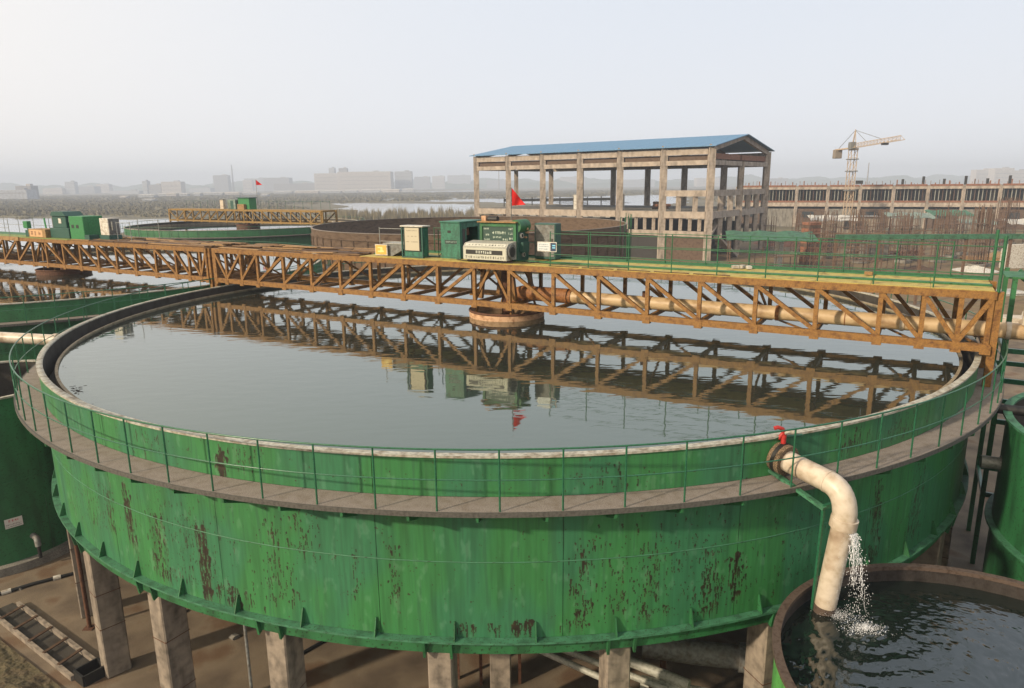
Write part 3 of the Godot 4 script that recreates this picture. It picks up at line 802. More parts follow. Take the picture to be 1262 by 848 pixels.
	part(cab, "cable", tube([Vector3(-1.8, 0, 0.9), Vector3(-1.2, 0, 1.2), Vector3(-0.4, 0, 1.1 + 0.2), Vector3(0.7, 0, 1.25), Vector3(1.6, 0, 0.9), Vector3(1.9, 0, -0.5)], 0.016, 8), M.black)
	part(cab, "cable", tube([Vector3(0.9, 0.0, 0.3), Vector3(1.3, 0.0, 0.6), Vector3(2.2, 0.0, 0.75), Vector3(3.6, 0.0, 0.9), Vector3(5.5, 0.0, 0.8)], 0.014, 8), M.black)
	# control panel with gauges, and the grey console in front of it
	var cp := thing("control_desk", "green control panel with rows of white lettering and dials on the front bridge", "control panel", on_bridge(A, -0.05, DECK, 0.0), yaw)
	part(cp, "body", bevel_box(Vector3(1.7, 1.5, 0.9), 0.02), M.teal_dark, Transform3D(Basis.IDENTITY, Vector3(0, 0.75, 0)))
	flat_print(cp, "panel_face", Vector3(-0.05, 0.98, 0.452), 1.42, 0.7, M.print_panel)
	for x in [-0.82, 0.74]: box(cp, "frame_post", Vector3(x, 0.75, 0.47), Vector3(0.12, 1.5, 0.06), M.green)
	box(cp, "header", Vector3(-0.04, 1.44, 0.47), Vector3(1.44, 0.18, 0.05), M.green)
	box(cp, "hood", Vector3(-0.05, 1.53, 0.1), Vector3(1.78, 0.05, 1.0), M.wood_b)
	part(cp, "motor", tube([Vector3(-0.62, 1.62, 0.2), Vector3(-0.2, 1.62, 0.2)], 0.12, 14), M.black)
	box(cp, "lamp_box", Vector3(-0.78, 1.62, 0.25), Vector3(0.2, 0.26, 0.2), M.rust_drum)
	part(cp, "tank_hump", tube([Vector3(0.72, 1.36, -0.4), Vector3(0.72, 1.36, 0.42)], 0.26, 16), M.green)
	for d in [[0.2, 1.0, 0.07], [0.05, 0.25, 0.06]]:
		var dial := part(cp, "dial", tube([Vector3(0.855, d[1], d[0]), Vector3(0.92, d[1], d[0])], d[2] + 0.03, 14), M.white)
		part(dial, "dial_face", tube([Vector3(0.92, d[1], d[0]), Vector3(0.925, d[1], d[0])], d[2], 14), M.black)
	for d in [[-0.15, 1.25, 0.05], [-0.2, 1.1, 0.04], [-0.05, 0.92, 0.035], [0.1, 0.62, 0.04], [-0.12, 0.62, 0.04]]:
		part(cp, "valve", tube([Vector3(0.84, d[1], d[0]), Vector3(0.98, d[1], d[0])], d[2], 10), M.rust_drum)
	box(cp, "switch_box", Vector3(0.93, 0.55, 0.05), Vector3(0.16, 0.4, 0.5), M.teal_dark)
	var cs := thing("drive_console", "pale grey console with a black name strip in front of the green control panel", "console", on_bridge(A, -0.22, DECK, 0.93), yaw)
	for x in [-0.8, 0.8]: box(cs, "foot", Vector3(x, 0.05, 0), Vector3(0.16, 0.1, 0.5), M.rust)
	part(cs, "body", prism([Vector2(-0.4, 0.1), Vector2(0.36, 0.1), Vector2(0.36, 0.6), Vector2(0.2, 0.74), Vector2(-0.4, 0.8)], 2.0), M.grey_pale, Transform3D(Basis(Vector3.UP, -PI / 2), Vector3.ZERO))
	flat_print(cs, "front_face", Vector3(0, 0.34, 0.361), 1.94, 0.44, M.print_console)
	flat_print(cs, "name_strip", Vector3(-0.02, 0.40, 0.368), 1.68, 0.17, M.print_black)
	flat_print(cs, "top_strip", Vector3(0, 0.674, 0.284), 1.84, 0.14, M.print_console_top, 0.0, -0.86)
	part(cs, "motor_ring", tube([Vector3(1.0, 0.42, 0.0), Vector3(1.06, 0.42, 0.0)], 0.3, 20), M.grey)
	part(cs, "motor_mouth", tube([Vector3(1.06, 0.42, 0.0), Vector3(1.07, 0.42, 0.0)], 0.2, 20), M.black)
	var gc := thing("switch_cabinet", "plain grey green switch cabinet behind the control panel", "cabinet", on_bridge(A, 1.45, DECK + 0.025, -0.85), yaw)
	part(gc, "body", bevel_box(Vector3(0.95, 1.42, 0.5), 0.02), M.teal_dark, Transform3D(Basis.IDENTITY, Vector3(0, 0.71, 0)))
	box(gc, "door", Vector3(0, 0.74, 0.255), Vector3(0.84, 1.25, 0.012), M.grey)
	box(gc, "handle", Vector3(0.33, 0.74, 0.27), Vector3(0.03, 0.16, 0.03), M.black)
	var sg := thing("white_sign", "white and blue sign plate fixed to the near railing of the front bridge", "sign", on_bridge(A, 2.56, DECK + 0.54, 1.37), yaw)
	part(sg, "plate", bevel_box(Vector3(0.8, 0.36, 0.02), 0.006), M.white, Transform3D(Basis.IDENTITY, Vector3(0, 0.18, 0)))
	flat_print(sg, "lettering", Vector3(-0.13, 0.18, 0.011), 0.5, 0.3, M.print_sign)
	flat_print(sg, "blue_square", Vector3(0.26, 0.18, 0.011), 0.22, 0.3, M.print_blue)
	make_flag("large red flag above the control panel of the front bridge", on_bridge(A, 0.05, DECK + 1.555, -0.35), 0.25, 1.3, 0.56, 0.7, true)
	for k in 4:
		var bo := box(self, "deck_crate" if k == 3 else "loose_brick", on_bridge(A, [8.9, 9.1, 9.35, 13.1][k], DECK + 0.075, [-0.75, -0.9, -0.8, -0.8][k]), Vector3(0.24, 0.1, 0.14), M.white if k < 3 else M.wood_b, k * 0.8)
		tag(bo, ["pale brick lying on the green deck strip, left of three", "pale brick lying on the green deck strip, middle of three", "pale brick lying on the green deck strip, right of three", "small wooden block lying on the green deck strip near the right end"][k], "brick" if k < 3 else "block")

func second_bridge() -> void:
	var A := Vector3(-0.2, 0, -28.3) + Basis(Vector3.UP, BRIDGE_TURN) * Vector3(-33.1, 0, 0)
	var b := make_bridge("ochre steel truss bridge over the left tank, with loose planks on top", A, 16.2, 2)
	bridge_deck(b, -16.1, 3.4, 1)
	bridge_planks(b, 3.4, 16.2)
	for k in 7: box(b, "fascia_board", Vector3(-15.0 + k * 2.0, DECK - 0.1, 1.42), Vector3(1.97, 0.26, 0.04), M.wood_b)
	bridge_rail(b, [-15.5, -13.5, -11.5, -9.5, -7.5, -5.5, -3.5], 1.2, 1.15, M.steel_rail, [1.1, 0.55])
	bridge_rail(b, [-15.5, -13.5, -11.5, -9.5, -7.5, -5.5, -3.5, -1.5, 0.5, 2.5, 4.5, 6.5, 8.5], -1.28, 1.15, M.steel_rail, [1.1, 0.55])
	bridge_rail(b, [7.6, 8.9], 0.7, 1.1, M.steel_rail, [1.05])
	var yaw := BRIDGE_TURN
	var h := thing("control_desk", "dark green drive housing with a hood on the left bridge", "control panel", on_bridge(A, 1.6, DECK, 0.2), yaw)
	part(h, "lower_box", bevel_box(Vector3(2.1, 0.62, 1.1), 0.02), M.teal_dark, Transform3D(Basis.IDENTITY, Vector3(0, 0.31, 0)))
	part(h, "upper_box", bevel_box(Vector3(1.5, 0.72, 0.9), 0.02), M.teal_dark, Transform3D(Basis.IDENTITY, Vector3(-0.05, 0.98, 0)))
	part(h, "hood", prism([Vector2(-0.8, 0), Vector2(0.9, 0), Vector2(0.6, 0.26), Vector2(-0.6, 0.26)], 1.1), M.teal_dark, Transform3D(Basis.IDENTITY, Vector3(0.0, 1.35, 0)))
	box(h, "window", Vector3(0.05, 1.05, 0.46), Vector3(0.3, 0.3, 0.02), M.white)
	box(h, "window", Vector3(0.71, 1.08, 0.1), Vector3(0.02, 0.26, 0.4), M.white)
	rod(h, "pipe", Vector3(-1.0, 0.62, 0.35), Vector3(-1.0, 1.4, 0.35), 0.04, M.steel_rail)
	var c := thing("control_cabin", "plain bright green cabin with two small openings on the left bridge", "cabin", on_bridge(A, 3.75, DECK, 0.25), yaw)
	part(c, "body", bevel_box(Vector3(1.5, 1.36, 1.2), 0.02), M.cabin_green, Transform3D(Basis.IDENTITY, Vector3(0, 0.68, 0)))
	for x in [-0.4, 0.1]: box(c, "opening", Vector3(x, 0.76, 0.602), Vector3(0.26, 0.2, 0.012), M.black)
	box(c, "door", Vector3(0.752, 0.62, 0.0), Vector3(0.012, 1.1, 0.6), M.cabin_green)
	box(c, "skirt", Vector3(0.95, 0.14, 0.3), Vector3(0.5, 0.28, 0.6), M.teal_dark)
	var w := thing("switch_cabinet", "white steel cabinet on a dark base on the left bridge", "cabinet", on_bridge(A, 6.1, DECK + 0.03, 0.2), yaw)
	part(w, "body", bevel_box(Vector3(0.85, 0.98, 0.7), 0.02), M.white, Transform3D(Basis.IDENTITY, Vector3(0, 0.75, 0)))
	part(w, "base", bevel_box(Vector3(0.95, 0.25, 0.8), 0.02), M.teal_dark, Transform3D(Basis.IDENTITY, Vector3(0, 0.125, 0)))
	box(w, "side_door", Vector3(0.432, 0.75, 0), Vector3(0.012, 0.9, 0.6), M.grey)
	box(w, "meter", Vector3(0.52, 0.8, 0.1), Vector3(0.16, 0.5, 0.2), M.grey)
	var t := thing("tan_crate", "tan crate with dark marks on the left bridge", "crate", on_bridge(A, -0.55, DECK, 0.6), yaw)
	part(t, "body", bevel_box(Vector3(2.0, 0.52, 0.8), 0.015), M.wood_b, Transform3D(Basis.IDENTITY, Vector3(0, 0.26, 0)))
	flat_print(t, "marked_face", Vector3(-0.1, 0.26, 0.402), 1.5, 0.42, M.print_box)
	for k in 2:
		var s := thing("junction_box", ["small green junction box on a post, upper one beside the tan crate", "small green box standing on the deck beside the tan crate"][k], "box", on_bridge(A, -2.2, DECK if k == 1 else DECK, 0.5 - k * 0.4 + 0.2), yaw)
		if k == 0:
			rod(s, "post", Vector3.ZERO, Vector3(0, 0.6, 0), 0.03, M.rail_deck)
			part(s, "body", bevel_box(Vector3(0.5, 0.45, 0.25), 0.015), M.cabin_green, Transform3D(Basis.IDENTITY, Vector3(0, 0.75, 0)))
		else:
			part(s, "body", bevel_box(Vector3(0.6, 0.42, 0.4), 0.015), M.teal_dark, Transform3D(Basis.IDENTITY, Vector3(0.25, 0.21, 0.35)))
	for k in 2:
		var q := thing("green_panel", ["narrow green board leaning on the railing, far left of the left bridge", "narrow green board leaning on the railing, left of the drive housing"][k], "board", on_bridge(A, [-3.6, -1.2][k], DECK, -1.1), yaw)
		part(q, "board", bevel_box(Vector3(0.16, 1.05, 0.05), 0.01), M.cabin_green, Transform3D(Basis(Vector3.BACK, 0.12), Vector3(0, 0.54, 0)))

func third_bridge(C: Vector3) -> void:
	var b := make_bridge("small distant ochre truss bridge over the far left tank", C, 15.2, 3)
	bridge_deck(b, -15.0, 15.0, 2)
	var xs := []
	for k in 19: xs.append(-14.6 + k * 1.6)
	bridge_rail(b, xs, -1.25, 1.1, M.green_rail, [1.05])
	for z in [-0.9, 0.9]: rod(b, "end_pipe", Vector3(15.0, 7.4, z), Vector3(15.0, 8.6, z), 0.18, M.white)
	var yaw := BRIDGE_TURN
	var h := thing("control_desk", "small green drive house on the distant truss bridge", "control panel", on_bridge(C, 0.2, DECK, 0), yaw)
	part(h, "body", bevel_box(Vector3(2.2, 1.5, 1.2), 0.02), M.cabin_green, Transform3D(Basis.IDENTITY, Vector3(0, 0.75, 0)))
	part(h, "roof", bevel_box(Vector3(2.5, 0.08, 1.5), 0.02), M.teal_dark, Transform3D(Basis.IDENTITY, Vector3(0, 1.54, 0)))
	box(h, "console", Vector3(-0.2, 0.35, 0.8), Vector3(1.3, 0.7, 0.4), M.wood_b)
	var c := thing("control_cabin", "pale green cabin left of the drive house on the distant bridge", "cabin", on_bridge(C, -2.3, DECK, 0), yaw)
	part(c, "body", bevel_box(Vector3(1.6, 1.3, 1.2), 0.02), M.tarp_pale, Transform3D(Basis.IDENTITY, Vector3(0, 0.65, 0)))
	box(c, "door", Vector3(0.1, 0.6, 0.606), Vector3(0.6, 1.1, 0.015), M.teal_dark)
	var n := thing("notice_cabinet", "cream notice board on the distant truss bridge", "cabinet", on_bridge(C, -4.6, DECK, 0.2), yaw)
	part(n, "body", bevel_box(Vector3(0.7, 1.25, 0.4), 0.02), M.cream, Transform3D(Basis.IDENTITY, Vector3(0, 0.63, 0)))
	box(n, "roof", Vector3(0, 1.28, 0), Vector3(0.8, 0.05, 0.5), M.grey)
	make_flag("small red flag on the distant truss bridge", on_bridge(C, 1.9, DECK, -0.3), 0.3, 3.9, 0.75, 0.7, false)

func outlet() -> void:
	# outlet pipe from the big tank, its valve and bracket
	var o := thing("outlet_pipe", "thick cream outlet pipe bending down from the front tank, spilling water into the small tank", "pipe")
	var pts := [Vector3(5.31, 7.65, -13.04), Vector3(5.45, 7.62, -12.8), Vector3(5.78, 7.555, -12.27)]
	var p1 := Vector3(5.88, 7.535, -12.1)
	var p2 := Vector3(6.08, 7.49, -11.74)
	var p3 := Vector3(6.07, 6.92, -11.76)
	for k in 9:
		var t := k / 8.0
		pts.append(p1.lerp(p2, t).lerp(p2.lerp(p3, t), t))
	part(o, "pipe", tube([pts[0], pts[1], pts[2], p1], 0.21, 28), M.cream)
	part(o, "elbow", tube(pts.slice(3), 0.213, 28), M.cream)
	part(o, "joint_ring", tube([p1 + (p1 - p2) * 0.04, p1 - (p1 - p2) * 0.04], 0.22, 28), M.cream)
	var end := Vector3(5.92, 4.92, -11.88)
	part(o, "down_pipe", tube([p3, p3.lerp(end, 0.5), p3.lerp(end, 0.9)], 0.195, 28), M.cream)
	part(o, "wet_end", tube([p3.lerp(end, 0.9), end], 0.198, 28), M.basin_rim)
	part(o, "collar", tube([p3 + Vector3(0.01, 0.05, 0), p3.lerp(end, 0.07)], 0.24, 28), M.cream)
	var rs := box(o, "rust_patch", Vector3(5.52, 7.46, -12.5), Vector3(0.05, 0.09, 0.03), M.rust)
	rs.rotate_y(0.5)
	var d: Vector3 = (pts[1] - pts[0]).normalized()
	var v := thing("gate_valve", "flanged outlet valve with a red lever on the front tank wall", "valve", pts[0])
	part(v, "gasket", tube([d * 0.02, d * 0.1], 0.32, 28), M.black)
	part(v, "flange", tube([d * 0.1, d * 0.2], 0.31, 28), M.pebble)
	part(v, "flange", tube([d * -0.06, d * 0.02], 0.31, 28), M.pebble)
	part(v, "stem", tube([Vector3(0, 0.3, 0) + d * 0.06, Vector3(0, 0.5, 0) + d * 0.06], 0.05, 12), M.red)
	var lever := part(v, "lever", tube([Vector3(-0.06, 0.4, 0.02), Vector3(0.0, 0.5, 0.05), Vector3(0.04, 0.55, 0.05), Vector3(-0.02, 0.62, 0.08), Vector3(-0.12, 0.66, 0.1), Vector3(-0.19, 0.64, 0.1)], 0.04, 10), M.red)
	part(lever, "grip", tube([Vector3(0.03, 0.53, 0.06), Vector3(0.12, 0.56, 0.07), Vector3(0.2, 0.54, 0.08)], 0.045, 10), M.pale_rim)
	part(v, "bracket_bar", tube([Vector3(-0.75, 0.42, 0.2), Vector3(0.45, 0.42, -0.1)], 0.03, 8), M.green_rail)
	var s := thing("pipe_bracket", "slanting green steel bracket under the outlet pipe", "bracket")
	beam(s, "arm", Vector3(5.05, 7.42, -13.12), Vector3(5.74, 7.1, -11.87), 0.1, 0.06, M.green_edge)
	beam(s, "cross_arm", Vector3(5.72, 7.1, -11.92), Vector3(6.05, 7.16, -12.0), 0.06, 0.08, M.green_rail)
	beam(s, "post", Vector3(5.72, 4.2, -11.95), Vector3(5.74, 7.06, -11.9), 0.05, 0.05, M.green_rail)
	beam(s, "foot", Vector3(5.72, 4.23, -11.95), Vector3(5.4, 4.23, -12.6), 0.05, 0.05, M.green_rail)

	# small round tank that takes the water
	var C := Vector3(7.8, 0, -9.42)
	var t := thing("round_basin", "small open green basin with rusty rim under the outlet pipe", "tank", C)
	for k in 12:
		part(t, "shell_plate", lathe([Vector2(3.46, 0.0), Vector2(3.5, 0.0), Vector2(3.5, 5.22), Vector2(3.46, 5.22)], k * 30.0 + 0.08, k * 30.0 + 29.92, 8), M.green_bright)
	part(t, "inner_wall", lathe([Vector2(3.45, 5.26), Vector2(3.45, 3.0)], 0, 360, 96), M.basin_inner)
	part(t, "rim", ring(3.42, 3.56, 5.24, 5.32, 120), M.basin_rim)
	# rippled water
	var m := MB.new()
	var nr := 70
	var na := 200
	var f := FastNoiseLite.new(); f.seed = 77; f.frequency = 0.55; f.fractal_octaves = 3
	var src := Vector2(6.42, -11.3) - Vector2(C.x, C.z)
	var hgt := func(p: Vector2) -> float:
		var dd := p.distance_to(src)
		var w := f.get_noise_2d(p.x * 3.0, p.y * 4.5) * 0.006 + f.get_noise_2d(p.x * 8.0 + 50.0, p.y * 14.0) * 0.0042
		w += 0.009 * sin(dd * 15.0 + f.get_noise_2d(p.x * 1.5, p.y * 1.5) * 4.0) * exp(-dd * 0.55) * clampf(dd * 3.0, 0.0, 1.0)
		w += 0.03 * exp(-dd * dd * 14.0) * f.get_noise_2d(p.x * 30.0, p.y * 30.0) * 2.0
		return w
	var grid := PackedVector3Array()
	var nor := PackedVector3Array()
	for i in nr + 1:
		for j in na:
			var a := TAU * j / na
			var p := Vector2(sin(a), cos(a)) * (3.45 * sqrt(float(i) / nr))
			var h0: float = hgt.call(p)
			var hx: float = hgt.call(p + Vector2(0.02, 0))
			var hz: float = hgt.call(p + Vector2(0, 0.02))
			grid.append(Vector3(p.x, h0, p.y))
			nor.append(Vector3(-(hx - h0) / 0.02, 1, -(hz - h0) / 0.02).normalized())
	for i in nr:
		for j in na:
			var j2 := (j + 1) % na
			var q := [i * na + j, (i + 1) * na + j, (i + 1) * na + j2, i * na + j2]
			m.quad(grid[q[0]], grid[q[1]], grid[q[2]], grid[q[3]], nor[q[0]], nor[q[1]], nor[q[2]], nor[q[3]])
	var wo := structure("water", m.mesh(), M.water_dark, Transform3D(Basis.IDENTITY, C + Vector3.UP * 4.98))
	wo.set_meta("label", "dark rippled water in the small basin under the outlet pipe")
	# falling water and splash: drops
	var drops := MB.new()
	var rr := RandomNumberGenerator.new(); rr.seed = 5
	var from := p3 + Vector3(0.1, -0.16, 0.16)
	var drop := func(p: Vector3, s: float, dir: Vector3, lng: float) -> void:
		var z := dir.normalized()
		var x := z.cross(Vector3(0.3, 0.2, 0.9)).normalized()
		var y := z.cross(x)
		var c: Array[Vector3] = []
		for k in 5:
			var a := TAU * k / 5
			c.append((x * cos(a) + y * sin(a)) * s)
		for k in 5:
			var e: Vector3 = c[k]
			var g: Vector3 = c[(k + 1) % 5]
			drops.tri(p + e, p + g, p + z * s * lng, e.normalized(), g.normalized(), z)
			drops.tri(p + e, p + g, p - z * s * lng, e.normalized(), g.normalized(), -z)
	for k in 760:
		var t1 := pow(rr.randf(), 0.6) * 0.62
		var sp := Vector3(rr.randf_range(0.0, 0.75), rr.randf_range(-0.6, 0.0), rr.randf_range(0.05, 0.6))
		var st := from + Vector3(rr.randf_range(-0.1, 0.05), 0, rr.randf_range(-0.05, 0.05))
		var pos := st + sp * t1 + Vector3(0, -4.9 * t1 * t1, 0)
		if pos.y < 5.0: continue
		drop.call(pos, rr.randf_range(0.0025, 0.0085) * (1.2 - t1 * 0.7), sp + Vector3(0, -9.8 * t1, 0), rr.randf_range(1.0, 3.0))
	for k in 46:      # joined strands of the jet below the collar, tearing off lower down
		var sp := Vector3(rr.randf_range(0.05, 0.55), rr.randf_range(-0.9, -0.2), rr.randf_range(0.2, 0.6))
		var st := from + Vector3(rr.randf_range(-0.1, 0.06), rr.randf_range(-0.02, 0.05), rr.randf_range(-0.04, 0.04))
		var t0 := rr.randf_range(0.0, 0.05) if k < 30 else rr.randf_range(0.1, 0.3)
		var t9 := t0 + rr.randf_range(0.08, 0.24)
		var sz := rr.randf_range(0.003, 0.009)
		var prev := Vector3.ZERO
		for q in 9:
			var t2 := lerpf(t0, t9, q / 8.0)
			var pos := st + sp * t2 + Vector3(0.012 * sin(q * 1.7 + k), -4.9 * t2 * t2, 0.012 * cos(q * 1.3 + k))
			if q > 0 and pos.y > 5.0: drop.call((pos + prev) * 0.5, sz * (1.0 - 0.06 * q), pos - prev, pos.distance_to(prev) * 0.75 / maxf(sz * (1.0 - 0.06 * q), 0.001))
			prev = pos
	for k in 900:
		var a := rr.randf() * TAU
		var r := absf(rr.randfn(0.0, 0.15))
		var pos := Vector3(6.42 + cos(a) * r * 1.5, 4.99 + absf(rr.randfn(0, 0.05)) * exp(-r * 4.0), -11.28 + sin(a) * r * 0.8)
		drop.call(pos, rr.randf_range(0.002, 0.007), Vector3(rr.randf_range(-1, 1), 0.8, rr.randf_range(-1, 1)), rr.randf_range(0.8, 2.4))
	for k in 500:
		var pos := Vector3(6.12 + rr.randfn(0, 0.13), 5.0 + absf(rr.randfn(0, 0.05)), -11.66 + rr.randfn(0, 0.09))
		drop.call(pos, rr.randf_range(0.002, 0.006), Vector3(rr.randf_range(-1, 1), 1.2, rr.randf_range(-1, 1)), rr.randf_range(0.8, 1.6))
	for k in 160:     # drops running down the pipe's face
		var t3 := rr.randf_range(0.05, 0.88)
		var c0 := p3.lerp(end, t3)
		var a2 := rr.randf_range(-0.4, 1.1)
		drop.call(c0 + Vector3(sin(a2), 0, cos(a2)) * 0.197, rr.randf_range(0.002, 0.005), Vector3.DOWN, rr.randf_range(1.0, 3.0))
	var fo := part(self, "falling_water", drops.mesh(), M.foam)
	fo.set_meta("kind", "stuff")
	tag(fo, "white spray falling from the outlet pipe elbow and splashing in the basin", "water")

func side_tanks() -> void:
	# dark green tank at the left edge
	var C := Vector3(-19.62, 0, -24.45)
	var t := thing("storage_tank", "dark green cylindrical tank at the left edge with a small sign", "tank", C, 0.0, "storage tanks beside the front tank")
	for c in [[0.3, 3.2], [3.21, 6.15]]:
		for k in 8:
			part(t, "shell_plate", lathe([Vector2(3.16, c[0]), Vector2(3.2, c[0]), Vector2(3.2, c[1]), Vector2(3.16, c[1])], k * 45.0 + 0.08 + 20, k * 45.0 + 44.92 + 20, 10), M.green)
	part(t, "rim", ring(3.1, 3.26, 6.14, 6.2, 72), M.pale_rim)
	part(t, "inner_wall", lathe([Vector2(3.15, 6.15), Vector2(3.15, 3.4)], 0, 360, 72), M.launder)
	part(t, "floor", ring(0.0, 3.15, 3.4, 3.45, 48), M.launder)
	part(t, "weld_seam", hoop(3.205, 3.205, 0.014, 72), M.green)
	part(t, "plinth", ring(2.6, 3.5, 0.0, 0.3, 72), M.concrete_grey)
	var sa := 0.80
	var e := Vector3(sin(sa), 0, cos(sa))
	flat_print(t, "sign", e * 3.21 + Vector3.UP * 1.75, 0.52, 0.34, M.print_tank, sa)
	flat_print(t, "sign_heading", e * 3.222 + Vector3.UP * 1.83, 0.36, 0.12, M.print_tank_red, sa)
	var e2 := Vector3(sin(0.95), 0, cos(0.95))
	part(t, "drain_valve", tube([e2 * 3.15 + Vector3.UP * 1.05, e2 * 3.5 + Vector3.UP * 1.05, e2 * 3.55 + Vector3.UP * 0.75], 0.1, 12), M.grey)
	part(t, "drain_pipe", tube([e2 * 3.55 + Vector3.UP * 0.75, e2 * 3.57 + Vector3.UP * 0.31], 0.06, 10), M.black)
	var p := thing("inlet_pipe", "thick white pipe reaching the left rim of the front tank", "pipe")
	part(p, "pipe", tube([Vector3(-28, 7.95, -25.6), Vector3(-20, 7.82, -24.9), Vector3(-16.02, 7.66, -24.55)], 0.2, 20), M.cream)
	part(p, "collar", tube([Vector3(-16.5, 7.68, -24.6), Vector3(-16.35, 7.674, -24.585)], 0.24, 20), M.cream)
	rod(p, "support_post", Vector3(-22, 0, -25.08), Vector3(-22, 7.62, -25.08), 0.08, M.green)
	# right hand tank
	var D := Vector3(17.1, 0, -15.1)
	var q := thing("storage_tank", "green cylindrical tank at the right edge with a flanged joint halfway", "tank", D, 0.0, "storage tanks beside the front tank")
	for c in [[0.0, 4.0], [4.07, 6.95]]:
		for k in 10:
			part(q, "shell_plate", lathe([Vector2(4.66, c[0]), Vector2(4.7, c[0]), Vector2(4.7, c[1]), Vector2(4.66, c[1])], k * 36.0 + 0.08, k * 36.0 + 35.92, 8), M.green)
	part(q, "joint_flange", ring(4.62, 4.86, 4.0, 4.07, 96), M.green_edge)
	part(q, "rim", ring(4.6, 4.8, 6.94, 7.0, 96), M.green_edge)
	part(q, "inner_wall", lathe([Vector2(4.65, 6.95), Vector2(4.65, 4.2)], 0, 360, 96), M.launder)
	part(q, "floor", ring(0.0, 4.65, 4.2, 4.25, 64), M.launder)
	var g := thing("link_pipe", "short galvanised pipe between the front tank and the right tank", "pipe")
	part(g, "pipe", tube([Vector3(12.6, 5.6, -17.6), Vector3(13.9, 5.6, -17.0)], 0.17, 16), M.steel_rail)
	part(g, "collar", tube([Vector3(13.0, 5.6, -17.415), Vector3(13.12, 5.6, -17.36)], 0.22, 16), M.steel_rail)
	var g2 := thing("dark_pipe", "black pipe bending down between the front tank and the right tank", "pipe")
	part(g2, "pipe", tube([Vector3(12.7, 7.0, -18.0), Vector3(13.75, 7.0, -17.5), Vector3(13.82, 6.9, -17.47), Vector3(13.85, 0.0, -17.5)], 0.13, 14), M.black)

func access_tower() -> void:
	# steel stair and platform where the bridge lands on the right
	var A := Vector3(-0.2, 0, -28.3)
	var t := thing("stair_tower", "green steel stair tower with cream treads beyond the right end of the front bridge", "stairs", on_bridge(A, 17.15, 0, -2.3), BRIDGE_TURN)
	for x in [0.0, 3.2]:
		for z in [-3.0, -0.3]:
			beam(t, "post", Vector3(x, 0, z), Vector3(x, 10.0, z), 0.14, 0.14, M.green)
	for y in [2.6, 5.2, 6.6, 7.6]:
		for z in [-3.0, -0.3]: beam(t, "beam", Vector3(0, y, z), Vector3(3.2, y, z), 0.1, 0.16, M.green_rail)
		for x in [0.0, 3.2]: beam(t, "beam", Vector3(x, y, -3.0), Vector3(x, y, -0.3), 0.1, 0.16, M.green_rail)
	for k in 14:
		box(t, "tread", Vector3(0.5 + k * 0.26, 9.85 - k * 0.2, -2.2), Vector3(0.3, 0.05, 1.1), M.cream)
		box(t, "riser", Vector3(0.36 + k * 0.26, 9.93 - k * 0.2, -2.2), Vector3(0.02, 0.12, 1.1), M.deck_green)
	box(t, "platform", Vector3(0.2, 9.96, -1.1), Vector3(0.9, 0.05, 1.8), M.deck_green)
	for z in [-2.85, -1.55]:
		beam(t, "stringer", Vector3(0.3, 9.9, z), Vector3(4.1, 7.0, z), 0.06, 0.24, M.green_rail)

